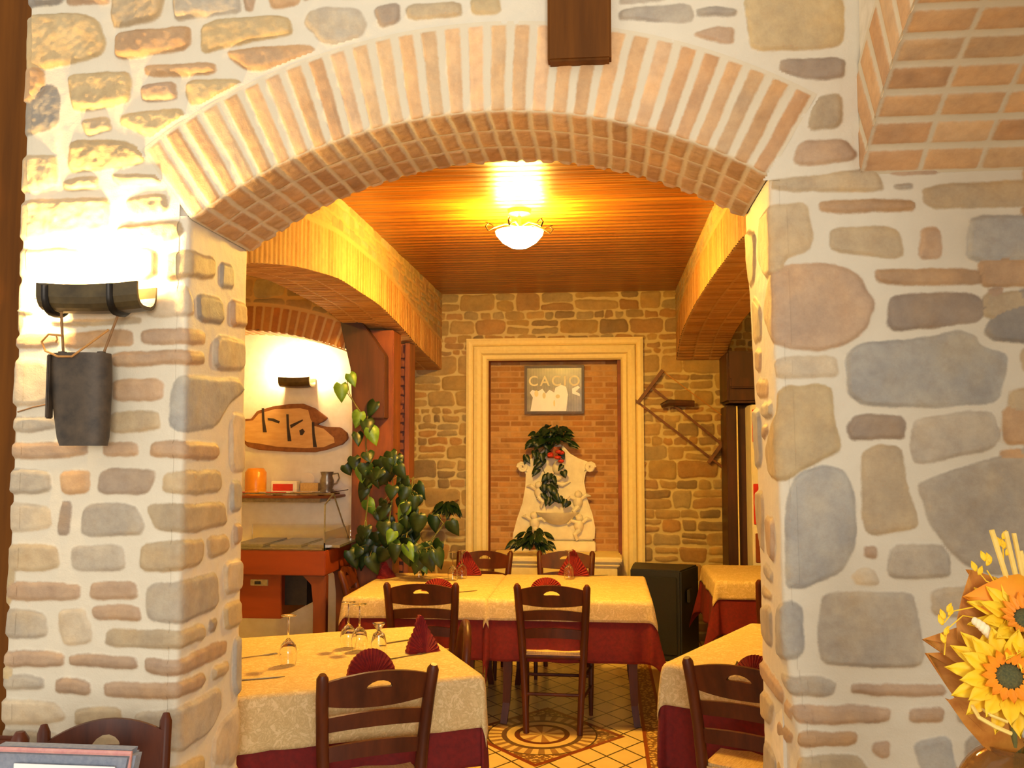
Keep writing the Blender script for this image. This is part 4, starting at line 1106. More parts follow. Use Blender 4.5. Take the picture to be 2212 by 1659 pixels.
m.prism([(hx(a_), hz(b_)) for a_, b_ in ((0.80, 0.42), (0.93, 0.36), (0.93, 0.41), (0.86, 0.46), (0.93, 0.54), (0.90, 0.58), (0.80, 0.52))], -0.0015, 0.001, mtx=XZ)
m.build('painted_glare', 'poster_glare', fr_)  # glare over the lower print, painted as flat pale shapes
m = MB()
for (qx, qz, r1, r2) in ((0.20, 0.42, 0.018, 0.03), (0.33, 0.38, 0.015, 0.028), (0.56, 0.36, 0.02, 0.018), (0.50, 0.22, 0.008, 0.03)):
    m = MB(); m.prism([(hx(qx) + r1 * math.cos(2 * PI * i / 12), hz(qz) + r2 * math.sin(2 * PI * i / 12)) for i in range(12)], -0.0025, -0.001, mtx=XZ); m.build('faded_figure', 'poster_letter', fr_)
# fountain relief
ry = YB + 0.15
fo = thing('wall_fountain', 'pale bell-shaped fountain relief with scrolls and cherubs in the niche', 'fountain', (at(1200, 1170, ry).x, ry, LEDGE))
def FR(px, py, y=ry): q_ = at(px, py, y); return (q_.x - fo.location.x, q_.z - fo.location.z)
fo.location.z = LEDGE
ol = [(1108, 1166), (1110, 1150), (1118, 1120), (1130, 1085), (1136, 1050), (1137, 1020), (1128, 1010), (1132, 998), (1150, 990), (1172, 975), (1185, 960), (1215, 960), (1232, 980), (1250, 990), (1272, 998), (1277, 1008), (1266, 1018), (1262, 1040), (1268, 1075), (1280, 1110), (1286, 1140), (1284, 1166)]
m = MB(); m.prism([FR(*q_) for q_ in ol], -0.07, 0.02, mtx=XZ, bev=0.014); m.box(FR(1108, 1166)[0] - 0.01, FR(1284, 1166)[0] + 0.01, -0.09, 0.02, 0.0, FR(1108, 1166)[1], 0.008); m.build('relief_slab', 'marble', fo, smooth=True)
for (px_, sg) in ((1130, 1), (1275, -1)):
    c_ = FR(px_, 1009); m = MB(); pts = []
    for i in range(22):
        a_ = i / 21 * 2.2 * 2 * PI; r_ = 0.045 * (1 - i / 26); pts.append((c_[0] + sg * r_ * math.cos(a_) * -1, -0.08, c_[1] + r_ * math.sin(a_)))
    m.tube(pts, 0.013, 8); m.build('scroll', 'marble', fo, smooth=True)
m = MB(); c_ = FR(1205, 1108)
prf = [(0.03, -0.10), (0.08, -0.085), (0.14, -0.045), (0.185, 0.0), (0.195, 0.012), (0.18, 0.014), (0.12, -0.02), (0.0002, -0.035)]
m.lathe(prf, 28, (0, 0, 0)); m2 = MB(); m2.add([(v[0] * (1 + 0.05 * math.cos(14 * math.atan2(v[1], v[0]))) + c_[0], min(v[1] * 0.8, 0.0) - 0.06, v[2] + c_[1]) for v in m.v], m.f); m2.build('shell_basin', 'marble', fo, smooth=True)
rg = random.Random(3)
for nm, cx_, cy_, fl in (('cherub', 1165, 1065, 1), ('cherub', 1250, 1085, -1), ('cherub', 1155, 1130, 1), ('cherub', 1252, 1135, -1)):
    m = MB(); c_ = FR(cx_, cy_)
    m.sphere((c_[0], -0.10, c_[1] + 0.075), 0.034, 12); m.sphere((c_[0] + fl * 0.005, -0.085, c_[1] + 0.01), 0.045, 12, 1.3)
    m.tube([(c_[0] + fl * 0.02, -0.10, c_[1] + 0.035), (c_[0] + fl * 0.07, -0.11, c_[1] + 0.05), (c_[0] + fl * 0.10, -0.10, c_[1] + 0.02)], [0.018, 0.015, 0.011])
    m.tube([(c_[0], -0.10, c_[1] - 0.03), (c_[0] + fl * 0.04, -0.115, c_[1] - 0.07), (c_[0] + fl * 0.02, -0.10, c_[1] - 0.12)], [0.026, 0.021, 0.014])
    m.tube([(c_[0] - fl * 0.02, -0.09, c_[1] + 0.03), (c_[0] - fl * 0.07, -0.09, c_[1] + 0.07), (c_[0] - fl * 0.11, -0.08, c_[1] + 0.06)], [0.014, 0.02, 0.006])
    m.build(nm, 'marble', fo, smooth=True)
m = MB(); c_ = FR(1206, 1010); m.sphere((c_[0], -0.085, c_[1]), 0.05, 14, 1.2); m.tube([(c_[0] - 0.06, -0.09, c_[1] - 0.07), (c_[0], -0.11, c_[1] - 0.10), (c_[0] + 0.06, -0.09, c_[1] - 0.07)], [0.012, 0.02, 0.012])
m.tube([(c_[0] - 0.10, -0.085, c_[1] - 0.14), (c_[0] - 0.03, -0.10, c_[1] - 0.13), (c_[0] + 0.04, -0.10, c_[1] - 0.15), (c_[0] + 0.11, -0.085, c_[1] - 0.12)], [0.012, 0.02, 0.018, 0.01]); m.build('mask', 'marble', fo, smooth=True)

# ------------------------------------------------------------------ plants
def leaf(m, base, d, n_, L, wd, heart=True, bend=0.25):
    """one leaf: base point, direction, face normal"""
    d = Vector(d).normalized(); n_ = Vector(n_); n_ = (n_ - d * n_.dot(d)).normalized(); s = d.cross(n_)
    pr = [(-0.12, 0.30), (0.0, 0.46), (0.18, 0.56), (0.42, 0.48), (0.70, 0.28), (1.0, 0.0)] if heart else [(0, 0.06), (0.2, 0.22), (0.45, 0.32), (0.75, 0.2), (1, 0.0)]
    k = len(m.v); b = Vector(base)
    for i, (u_, w_) in enumerate(pr):
        mid = b + d * (max(u_, 0) * L) + n_ * (-bend * L * u_ * u_)
        for sg in (-1, 0, 1):
            p_ = b + d * (u_ * L) + n_ * (-bend * L * u_ * u_) + s * (sg * w_ * wd) + n_ * (abs(sg) * 0.10 * wd)
            m.v.append(tuple(mid if sg == 0 else p_))
    for i in range(len(pr) - 1):
        a_ = k + i * 3; m.f.append((a_, a_ + 1, a_ + 4, a_ + 3)); m.f.append((a_ + 1, a_ + 2, a_ + 5, a_ + 4))
def solid(o, th=0.0012):
    md = o.modifiers.new('thickness', 'SOLIDIFY'); md.thickness = th; return o
po = thing('climbing_plant', 'tall pothos with large heart-shaped leaves climbing the timber post', 'plant', (-1.62, 6.30, 0))
def L3(px, py, y): q_ = at(px, py, y); return Vector((q_.x + 1.62, q_.y - 6.30, q_.z))
rg = random.Random(12); mL, mD, st = MB(), MB(), MB()
vines = [([(800, 1190), (790, 1120), (800, 1040), (790, 960), (795, 900), (790, 860)], 6.38, 16, 0.085), ([(830, 1190), (840, 1130), (850, 1060), (845, 1010), (860, 985)], 6.34, 22, 0.09),
         ([(870, 1190), (880, 1150), (885, 1080), (893, 1030)], 6.36, 24, 0.085), ([(795, 1010), (775, 1005), (765, 985)], 6.38, 5, 0.09), ([(815, 1190), (788, 1170), (790, 1120)], 6.36, 8, 0.10),
         ([(900, 1190), (920, 1190), (930, 1170), (960, 1130)], 6.42, 8, 0.09), ([(850, 1190), (900, 1190), (935, 1180)], 6.3, 12, 0.10), ([(855, 1110), (905, 1110), (895, 1060)], 6.38, 8, 0.11)]
for pts, y_, n_, sz in vines:
    P3 = [L3(a_, b_, y_) for a_, b_ in pts]; st.tube(P3, 0.006, 6)
    for i in range(n_):
        f_ = rg.random() * (len(P3) - 1); j = int(f_); p_ = P3[j].lerp(P3[j + 1], f_ - j)
        off_ = Vector((rg.uniform(-0.085, 0.085), rg.uniform(-0.12, 0.04), rg.uniform(-0.05, 0.06)))
        st.tube([p_, p_ + off_ * 0.6 + Vector((0, 0, 0.02)), p_ + off_], 0.0025, 5)
        leaf(mL if rg.random() < 0.08 else mD, p_ + off_, (rg.uniform(-0.6, 0.6), rg.uniform(-0.5, 0.2), -1), (rg.uniform(-0.5, 0.5), -1, 0.3), sz * rg.uniform(0.9, 1.5), sz * rg.uniform(0.8, 1.15))
for (a_, b_, sz, dx) in ((755, 808, 0.10, 0.5), (737, 830, 0.13, 0.05), (778, 890, 0.12, -0.3), (800, 925, 0.13, 0.4), (780, 1010, 0.11, 0.1)):
    leaf(mL, L3(a_, b_, 6.30), (dx, -0.1, -1), (0.2, -1, 0.3), sz, sz * 0.75)
st.tube([L3(795, 905, 6.36), L3(770, 880, 6.32), L3(755, 850, 6.3), L3(748, 812, 6.3)], 0.003); st.tube([L3(790, 905, 6.36), L3(765, 870, 6.32), L3(738, 832, 6.3)], 0.003)
solid(mD.build('foliage', 'leaf', po, smooth=True)); solid(mL.build('young_leaves', 'leaf_light', po, smooth=True)); st.build('stem', 'stem', po, smooth=True)
pt = MB(); pt.lathe([(0.0002, 0), (0.07, 0), (0.09, 0.20), (0.10, 0.21), (0.10, 0.24), (0.085, 0.24), (0.08, 0.21), (0.0002, 0.20)], 24, (-0.05, 0.07, 0)); pt.build('pot', 'terracotta', po, smooth=True)
def bushy(name, label, px, py, y, n_, rad, sz, seed, heart=False, arch=0.5, pot=None, flowers=False, drop=()):
    t = thing(name, label, 'plant', tuple(at(px, py, y))); g = random.Random(seed); m, s2 = MB(), MB()
    for i in range(n_):
        az = g.uniform(0, 2 * PI); el = g.uniform(0.1, 1.4); r_ = rad * g.uniform(0.5, 1.0)
        e = Vector((math.cos(az) * math.cos(el) * r_, -abs(math.sin(az)) * math.cos(el) * r_ * 0.7, math.sin(el) * r_))
        s2.tube([(0, 0, 0), e * 0.5 + Vector((0, 0, 0.02)), e], 0.002, 5)
        leaf(m, e, (e.x * 1.5, e.y - 0.1, -arch * rad * g.uniform(0.3, 1.2) + e.z * 0.4), (g.uniform(-.4, .4), -1, 0.5), sz * g.uniform(0.8, 1.3), sz * g.uniform(0.5, 0.8), heart)
    for (pl, k_) in drop:
        P3 = [at(a_, b_, y) - Vector(t.location) for a_, b_ in pl]; s2.tube(P3, 0.003, 6)
        for i in range(k_):
            f_ = g.random() * (len(P3) - 1); j = int(f_); p_ = P3[j].lerp(P3[j + 1], f_ - j) + Vector((g.uniform(-.07, .07), g.uniform(-.09, 0), g.uniform(-.03, .03)))
            leaf(m, p_, (g.uniform(-1, 1), -0.3, -0.8), (g.uniform(-.4, .4), -1, .3), sz * g.uniform(0.7, 1.1), sz * g.uniform(.5, .8), heart)
    solid(m.build('foliage', 'leaf', t, smooth=True)); s2.build('stem', 'stem', t, smooth=True)
    if pot:
        p_ = MB(); r_, h_ = pot; p_.lathe([(0.0002, -h_), (r_ * 0.7, -h_), (r_, -0.01), (r_ * 1.05, 0.0), (r_ * 0.9, 0.0), (0.0002, -0.01)], 20); p_.build('pot', 'terracotta', t, smooth=True)
    if flowers:
        f_ = MB()
        for i in range(7): f_.sphere((g.uniform(-0.04, 0.10), -0.13 + g.uniform(-.03, .03), -0.08 + g.uniform(-.05, .04)), 0.028, 10, 0.6)
        f_.build('red_flowers', 'red_flower', t, smooth=True)
    return t
bushy('trailing_plant', 'dark green trailing plant with red flowers above the fountain relief', 1195, 965, YB + 0.06, 60, 0.20, 0.085, 21, True, 0.6, (0.07, 0.10), True,
      [([(1190, 950), (1160, 985), (1185, 1040), (1190, 1080)], 22), ([(1215, 960), (1205, 1010), (1180, 1050), (1188, 1090)], 14), ([(1180, 930), (1150, 950), (1150, 990)], 12), ([(1190, 1040), (1205, 1075), (1225, 1080)], 4)])
bushy('potted_fern', 'dark green leafy plant in front of the fountain relief, low on the left', 1152, 1178, 7.98, 60, 0.17, 0.10, 22, False, 0.9, (0.09, 0.03))
bushy('small_hanging_plant', 'small dark green drooping plant between the climbing plant and the white niche frame', 968, 1100, 7.98, 34, 0.09, 0.11, 24, False, 1.6, (0.05, 0.05), False)
m = MB(); P3 = [at(902, 1132, 7.9), at(935, 1105, 7.95), at(962, 1092, 8.0), at(990, 1080, YB - 0.01)]; m.tube(P3, 0.008, 6); tag(m.build('plant_bracket', 'twig'), 'thin brown branch reaching from the climbing plant to the small drooping plant', 'branch')

# ------------------------------------------------------------------ bow saw on the back wall
sy = YB - 0.05
sw = thing('bow_saw', 'old wooden bow saw hung diagonally on the stone wall right of the niche', 'saw', tuple(at(1460, 900, sy)))
def S3(px, py, y=sy): return at(px, py, y) - Vector(sw.location)
def bar(p0, p1, w_, h_):
    m = MB(); m.tube([p0, p1], w_, 4); return m
bar(S3(1361, 856), S3(1565, 1012), 0.013, 0.02).build('blade_bar', 'wood_saw', sw)
bar(S3(1402, 832), S3(1560, 960), 0.015, 0.02).build('middle_bar', 'wood_saw', sw)
bar(S3(1377, 872), S3(1432, 800), 0.022, 0.02).build('end_arm', 'wood_saw', sw)
bar(S3(1530, 1000), S3(1588, 920), 0.022, 0.02).build('end_arm', 'wood_saw', sw)
bar(S3(1432, 802), S3(1570, 905), 0.006, 0.02).build('tension_rope', 'cord', sw)
m = MB(); m.tube([S3(1428, 877, sy - 0.03), S3(1445, 870, sy - 0.03), S3(1500, 872, sy - 0.03)], [0.02, 0.03, 0.028], 8); m.build('wooden_plug', 'wood_dark', sw, smooth=True)

# ------------------------------------------------------------------ left aisle: lamp, slice of wood, shelf, buffet
ay = 7.0
def wall_lamp(label, px0, px1, py0, py1, y, wall_y, mat_b, bulbs, br, group=None):
    a_, b_ = at(px0, py0, y), at(px1, py1, y); c_ = (a_ + b_) / 2; t = thing('wall_lamp', label, 'lamp', (c_.x + (0.015 if y < 3 else 0), wall_y, c_.z), 0, group)
    w_ = (b_.x - a_.x); h_ = a_.z - b_.z; dy = y - wall_y; m = MB(); n = 10; sl = []
    for i in range(n + 1):           # half-pipe tile lying open side up
        an = PI * (0.0 + i / n); sl.append((math.copysign(abs(math.cos(an)) ** 0.7, math.cos(an)), -abs(math.sin(an)) ** 0.6))
    vs, fs = [], []; d_ = abs(dy)
    for k_, x_ in enumerate((-w_ / 2, -w_ / 4, 0, w_ / 4, w_ / 2)):
        up = 0.10 * h_ * (abs(x_) / (w_ / 2)) ** 2
        for (q_, s3) in ((1, 0), (0.86, 1)):
            for cx_, cz_ in sl: vs.append((x_, dy + cx_ * d_ * 0.9 * q_, h_ / 2 + cz_ * h_ * q_ + up))
    m1 = 2 * (n + 1)
    for k_ in range(4):
        for i in range(n):
            o_ = k_ * m1 + i; fs += [(o_, o_ + 1, o_ + m1 + 1, o_ + m1), (o_ + n + 1, o_ + m1 + n + 1, o_ + m1 + n + 2, o_ + n + 2)]
        fs += [(k_ * m1, k_ * m1 + m1, k_ * m1 + m1 + n + 1, k_ * m1 + n + 1), (k_ * m1 + n, k_ * m1 + 2 * n + 1, k_ * m1 + m1 + 2 * n + 1, k_ * m1 + m1 + n)]
    for k_ in (0, 4):
        for i in range(n): o_ = k_ * m1 + i; fs.append((o_, o_ + n + 1, o_ + n + 2, o_ + 1))
    m.add(vs, fs); m.build('tile_shade', 'bronze_tile', t)
    for x_ in ((-w_ * 0.40, w_ * 0.24) if y < 3 else ()):
        m = MB(); m.tube([(x_, dy - c1_ * d_ * 0.93, h_ / 2 + c2_ * h_ * 1.04) for c1_, c2_ in sl], 0.005, 6, sx=2.2); m.build('clamp', 'dark_metal', t, smooth=True)
    m = MB(); m.box(-0.025, 0.025, dy * 0.15, -0.0, -0.03, 0.03, 0.004) if False else m.box(-0.03, 0.03, dy * 0.12, -0.002, -h_ * 0.3, h_ * 0.5, 0.002); m.build('wall_plate', 'dark_metal', t)
    for (bx, bz) in bulbs:
        q_ = at(bx, bz, y) - Vector(t.location)
        m = MB(); m.tube([(q_.x, q_.y, h_ * 0.1), (q_.x, q_.y, q_.z - br * 0.9)], br * 0.45, 10); m.build('bulb_socket', 'white_paint', t, smooth=True)
        m = MB(); m.sphere(tuple(q_), br, 16, 1.15); m.build('bulb', mat_b, t, smooth=True)
    return t
wall_lamp('far wall lamp glowing on the white aisle wall above the slice of wood', 609, 675, 818, 838, ay - 0.10, ay, 'bulb_far', [(618, 800), (668, 798)], 0.026)
# slice of wood with burnt-in trees
wsx = thing('wood_slice', 'oval bark-edged slab of wood with three dark trees drawn on it, on the aisle wall', 'wall decoration', tuple(at(640, 925, ay - 0.03)))
def W3(px, py, d=0.0): q_ = at(px, py, ay - 0.03) - Vector(wsx.location); return (q_.x, q_.z)
ol = [(520, 905), (543, 905), (556, 888), (590, 878), (625, 873), (655, 872), (680, 882), (708, 903), (700, 910), (685, 917), (705, 922), (735, 923), (750, 935), (752, 948), (740, 960), (705, 972), (680, 977), (620, 976), (560, 972), (535, 965), (515, 940)]
m = MB(); m.prism([W3(*q_) for q_ in ol], -0.012, 0.026, mtx=XZ, bev=0.005); m.build('slab', 'bark', wsx)
ol = [(520, 912), (548, 908), (560, 894), (595, 884), (650, 882), (667, 886), (672, 905), (680, 920), (700, 926), (722, 945), (724, 956), (700, 966), (660, 968), (600, 965), (560, 958), (535, 955), (518, 940)]
m = MB(); m.prism([W3(*q_) for q_ in ol], -0.015, -0.010, mtx=XZ); m.build('pale_face', 'wood_slice', wsx)
m = MB()
for x_, y_, h_ in ((567, 882, 52), (620, 895, 58), (675, 912, 54)):
    m.prism([W3(x_, y_), W3(x_ + 5, y_), W3(x_ + 6, y_ + h_ * 0.45), W3(x_ + 11, y_ + h_), W3(x_ + 3, y_ + h_), W3(x_ + 1, y_ + h_ * 0.5)], -0.0175, -0.014, mtx=XZ)
m.prism([W3(628, 918), W3(655, 906), W3(656, 909), W3(630, 925)], -0.0175, -0.014, mtx=XZ)
m.prism([W3(580, 903), W3(592, 904), W3(606, 910), W3(604, 915), W3(590, 910), W3(581, 908)], -0.0175, -0.014, mtx=XZ)
m.prism([W3(648, 930), W3(655, 926), W3(660, 932), W3(655, 940), W3(650, 940)], -0.0175, -0.014, mtx=XZ)
m.build('burnt_trees', 'ink_dark', wsx)
# shelf with objects
a_ = at(500, 1072, 6.85); b_ = at(735, 1076, 6.85); SHZ = at(640, 1070, 6.8).z
sh = thing('wall_shelf', 'long brown wall shelf on pale brackets below the wood slab', 'shelf', (b_.x, ay, SHZ))
m = MB(); m.box(a_.x - b_.x, 0, -0.30, -0.002, -0.018, 0, 0.003); m.build('board', 'wood_buffet_dark', sh)
m = MB(); m.box(a_.x - b_.x, -0.12, -0.26, -0.002, -0.05, -0.018, 0.003); m.build('rail', 'pewter', sh)
def onshelf(o, px, dy=-0.15): q_ = at(px, 1060, ay + dy); o.location = (q_.x, ay + dy, SHZ); return o
m = MB(); m.lathe([(0.0002, 0), (0.075, 0), (0.08, 0.02), (0.08, 0.17), (0.06, 0.20), (0.0002, 0.205)], 24); onshelf(tag(m.build('amber_jar', 'amber', smooth=True), 'amber yellow jar at the left end of the wall shelf', 'jar'), 552)
bx_ = thing('carton', 'cream and red carton lying in the middle of the wall shelf', 'box'); m = MB(); m.box(-0.10, 0.10, -0.05, 0.05, 0, 0.105, 0.003); m.build('carton_body', 'white_paint', bx_)
m = MB(); m.box(-0.085, 0.07, -0.053, -0.048, 0.025, 0.085, 0.001); m.build('red_panel', 'red_paint', bx_); onshelf(bx_, 618)
m = MB(); m.box(-0.07, 0.07, -0.04, 0.04, 0, 0.09, 0.003); onshelf(tag(m.build('carton', 'straw'), 'plain tan carton right of the red one on the wall shelf', 'box'), 671, -0.12)
m = MB(); m.lathe([(0.0002, 0.003), (0.03, 0), (0.038, 0.010), (0.046, 0.026), (0.043, 0.026), (0.034, 0.011), (0.0002, 0.009)], 20); onshelf(tag(m.build('dish', 'pewter', smooth=True), 'small dark dish at the front of the wall shelf', 'dish'), 600, -0.25)
ca = thing('pitcher', 'tall patterned pitcher with a handle at the right of the wall shelf', 'pitcher'); m = MB(); m.lathe([(0.0002, 0), (0.045, 0), (0.035, 0.03), (0.05, 0.07), (0.052, 0.11), (0.04, 0.145), (0.05, 0.175), (0.046, 0.175), (0.036, 0.145), (0.0002, 0.02)], 20); m.build('body', 'pewter', ca, smooth=True)
m = MB(); m.tube([(0.045, 0, 0.16), (0.085, 0, 0.165), (0.095, 0, 0.13), (0.075, 0, 0.09), (0.05, 0, 0.08)], 0.006); m.build('handle', 'pewter', ca, smooth=True); onshelf(ca, 706)
m = MB(); m.tube([(-0.10, 0, 0.03), (-0.03, 0, 0.012), (0.06, 0, 0.018), (0.12, 0, 0.02)], [0.006, 0.012, 0.010, 0.006]); onshelf(tag(m.build('smoking_pipe', 'wood_dark', smooth=True), 'dark curved wooden pipe lying at the right front of the shelf', 'pipe'), 700, -0.24)
m = MB(); m.lathe([(0.05 * math.cos(q_), 0.012 * math.sin(q_)) if False else (0.0002 + 0.055 * q_ / 6, 0.004 + 0.002 * (q_ % 2)) for q_ in range(7)], 20); o_ = m.build('oval_plate', 'white_paint', smooth=True); o_.rotation_euler = (math.radians(80), 0, 0)
tag(o_, 'small white plate propped upright on the wall shelf', 'plate'); onshelf(o_, 664, -0.06); o_.location.z = SHZ + 0.11; o_.rotation_euler = (math.radians(82), 0, 0)
# refrigerated buffet
by = 5.95
a_ = at(470, 1190, by); b_ = at(703, 1190, by); BX, BZ = b_.x, b_.z
bu = thing('buffet_counter', 'orange-brown wooden chilled buffet with steel well and glass top, in the left aisle', 'buffet', (BX, by, 0))
Lb = b_.x - a_.x; Db = 0.62; z1 = BZ; z0 = at(600, 1243, by).z
m = MB(); m.box(-Lb, 0, 0, Db, z0, z1, 0.006); m.build('upper_body', 'wood_buffet', bu)
m = MB(); zb = at(600, 1340, by).z; m.box(-Lb, -0.31, 0.05, Db - 0.05, zb, z0, 0.004); m.build('cooling_unit', 'wood_buffet', bu)
m = MB(); m.box(-0.31, -0.16, 0.12, Db - 0.1, zb + 0.08, z0); m.build('grille', 'seat_dark', bu)
m = MB(); m.box(-0.52, -0.40, 0.045, 0.055, z0 - 0.075, z0 - 0.035, 0.002); m.build('thermostat', 'steel', bu); 
m = MB(); m.box(-0.49, -0.45, 0.040, 0.046, z0 - 0.066, z0 - 0.046); m.build('display', 'black_plastic', bu)
for y_ in (0.02, Db - 0.08):
    m = MB(); m.prism([(-0.16, z0), (-0.10, z0 - 0.06), (-0.085, z0 - 0.2), (-0.085, 0.35), (-0.10, 0.2), (-0.14, 0.12), (-0.14, 0.0), (0.0, 0.0), (0.0, z0)], y_, y_ + 0.06, mtx=XZ, bev=0.004); m.build('leg', 'wood_buffet_dark', bu)
m = MB(); m.box(-Lb, -0.14, 0.06, Db - 0.08, 0.18, 0.24, 0.006); m.build('stretcher', 'wood_buffet_dark', bu)
m = MB(); m.box(-Lb + 0.03, -0.03, 0.03, Db - 0.03, z1 + 0.002, z1 + 0.012, 0.002); m.build('steel_rim', 'steel', bu)
m = MB()
for i in range(3): m.box(-Lb + 0.06 + i * 0.26, -Lb + 0.29 + i * 0.26, 0.07, Db - 0.07, z1 + 0.012, z1 + 0.03, 0.008)
m.build('food_tray', 'steel', bu)
m = MB(); zt = z1 + 0.12; m.box(-Lb, -0.02, Db - 0.02, Db - 0.01, z1, zt); m.box(-0.012, -0.004, 0.0, Db, z1, zt); m.box(-Lb, -0.005, 0.0, 0.008, z1, z1 + 0.05); m.build('glass_guard', 'glass', bu)
m = MB(); m.tube([(-0.01, 0.01, z1), (-0.01, 0.01, z1 + 0.30), (-0.01, 0.2, z1 + 0.36)], 0.006, 6); m.tube([(-Lb, 0.2, z1 + 0.36), (-0.01, 0.2, z1 + 0.36)], 0.006, 6); m.tube([(-0.01, Db - 0.02, z1), (-0.01, 0.2, z1 + 0.36)], 0.006, 6); m.build('canopy_rail', 'steel', bu, smooth=True)
m = MB(); m.box(-Lb, -0.02, 0.16, Db - 0.02, z1 + 0.368, z1 + 0.374); m.build('glass_canopy', 'glass', bu)

# ------------------------------------------------------------------ far right aisle: drinks display
a_ = at(1588, 880, 7.7); m_ = thing('drinks_display', 'red and white tall display case seen past the right stone pier', 'display case', (a_.x + 0.10, 7.55, 0))
m = MB(); m.box(0, 0.5, 0, 0.4, 0, 2.0, 0.01); m.build('case', 'white_paint', m_)
m = MB()
for z_, h_ in ((1.70, 0.26), (1.05, 0.32), (0.25, 0.45)): m.box(0.01, 0.47, -0.01, 0.002, z_, z_ + h_, 0.004)
m.build('red_panel', 'red_paint', m_)
m = MB(); m.box(0.02, 0.46, -0.008, 0.002, 0.75, 0.98, 0.004); m.build('dark_panel', 'wall_red_brown', m_)

# ------------------------------------------------------------------ ceiling lamp of the far room
lp = at(1122, 512, 5.3); ch = thing('ceiling_lamp', 'glowing glass bowl lamp with curled metal arms under the wooden ceiling', 'lamp', (lp.x, 5.3, CEIL))
dz = lp.z - CEIL
m = MB(); m.lathe([(0.0002, 0), (0.07, 0), (0.065, -0.025), (0.012, -0.04), (0.010, dz + 0.08), (0.018, dz + 0.06), (0.010, dz + 0.04), (0.010, dz)], 20); m.build('stem', 'bronze_tile', ch, smooth=True)
m = MB(); m.lathe([(0.0002, dz - 0.065), (0.05, dz - 0.06), (0.10, dz - 0.03), (0.135, dz + 0.012), (0.14, dz + 0.03), (0.134, dz + 0.03), (0.09, dz - 0.02), (0.0002, dz - 0.052)], 28); m.build('glass_bowl', 'bulb_chandelier', ch, smooth=True)
for i in range(6):
    a_ = 2 * PI * i / 6 + 0.3; ca_, sa_ = math.cos(a_), math.sin(a_); m = MB()
    m.tube([(0.01 * ca_, 0.01 * sa_, dz + 0.06), (0.08 * ca_, 0.08 * sa_, dz + 0.075), (0.15 * ca_, 0.15 * sa_, dz + 0.05), (0.185 * ca_, 0.185 * sa_, dz + 0.03), (0.20 * ca_, 0.20 * sa_, dz + 0.055), (0.185 * ca_, 0.185 * sa_, dz + 0.07)], [0.005] * 6, 6)
    leaf(m, (0.155 * ca_, 0.155 * sa_, dz + 0.055), (ca_, sa_, 0.8), (0, 0, 1), 0.05, 0.03, False); m.build('curled_arm', 'dark_metal', ch, smooth=True)
def unseen_fill_lamp(label, x, y):  # unseen lamp, added only to brighten a side aisle
    t = thing('ceiling_lamp', label, 'lamp', (x, y, CEIL)); m = MB(); m.lathe([(0.0002, 0), (0.10, 0), (0.11, -0.02), (0.10, -0.03)], 20); m.build('rim', 'bronze_tile', t, smooth=True)
    m = MB(); m.lathe([(0.095, -0.03), (0.08, -0.065), (0.04, -0.085), (0.0002, -0.09)], 20); m.build('glass_bowl', 'side_fill_glow', t, smooth=True); return t
unseen_fill_lamp('unseen round fill lamp added to light the right aisle above the corner table', 2.0, 5.6)
unseen_fill_lamp('unseen round fill lamp added to light the left aisle near the front wall', -2.7, 4.6)

# ------------------------------------------------------------------ front left: wall lamp, cowbell, chairs
wl = wall_lamp('wall lamp with two bright bulbs over a dark half-round tile, on the stone pier', 94, 306, 624, 676, YF - 0.085, YF - 0.018, 'bulb_front', [(84, 592), (236, 560)], 0.024)
cy_ = YF - 0.085
cb = thing('cowbell', 'dark iron cowbell hanging by straps under the front wall lamp', 'bell', tuple(at(175, 765, cy_)))
def C3(px, py, dy=0.0): return at(px, py, cy_ + dy) - Vector(cb.location)
ringz = [(765, 112, 238), (790, 110, 240), (830, 112, 240), (900, 120, 236), (945, 125, 234), (963, 131, 230)]
m = MB(); n = 24; rings = []
for (py_, x0, x1) in ringz:
    l_, r_ = C3(x0, py_), C3(x1, py_); cx_ = (l_.x + r_.x) / 2; rx = (r_.x - l_.x) / 2
    rings.append([(cx_ + rx * (abs(math.cos(q_)) ** 0.8) * (1 if math.cos(q_) > 0 else -1), 0.045 * math.sin(q_) * (0.85 if py_ > 900 else 1.0), l_.z) for q_ in [2 * PI * i / n for i in range(n)]])
k = len(m.v)
for r_ in rings: m.v += r_
for i in range(len(rings) - 1):
    for j in range(n): m.f.append((i * n + j, i * n + (j + 1) % n, (i + 1) * n + (j + 1) % n, (i + 1) * n + j))
m.f.append(tuple(range(n)))
l2 = len(m.v); m.v += [(v_[0] * 0.94 + 0.0 , v_[1] * 0.9, v_[2]) for v_ in rings[-1]]; b2 = (len(rings) - 1) * n
for j in range(n): m.f.append((b2 + j, b2 + (j + 1) % n, l2 + (j + 1) % n, l2 + j))
m.f.append(tuple(range(l2, l2 + n)))
o_ = m.build('bell_body', 'iron', cb, smooth=True)
m = MB(); m.box(C3(117, 800).x, C3(124, 800).x, -0.040, -0.012, C3(121, 905).z, C3(121, 768).z, 0.003); m.build('side_band', 'iron', cb)
for x_ in (135, 219):
    q_ = C3(x_, 766); m = MB(); m.lathe([(0.0002, -0.012), (0.012, -0.012), (0.012, 0.006), (0.0002, 0.008)], 12, tuple(q_ + Vector((0, 0, 0.002)))); m.build('eyelet', 'iron', cb, smooth=True)
m = MB(); m.tube([C3(132, 640, -0.03), C3(133, 690), C3(137, 766)], 0.004, 8); m.tube([C3(258, 640, -0.03), C3(255, 680), C3(222, 768)], 0.004, 8); m.build('strap', 'leather', cb, smooth=True)
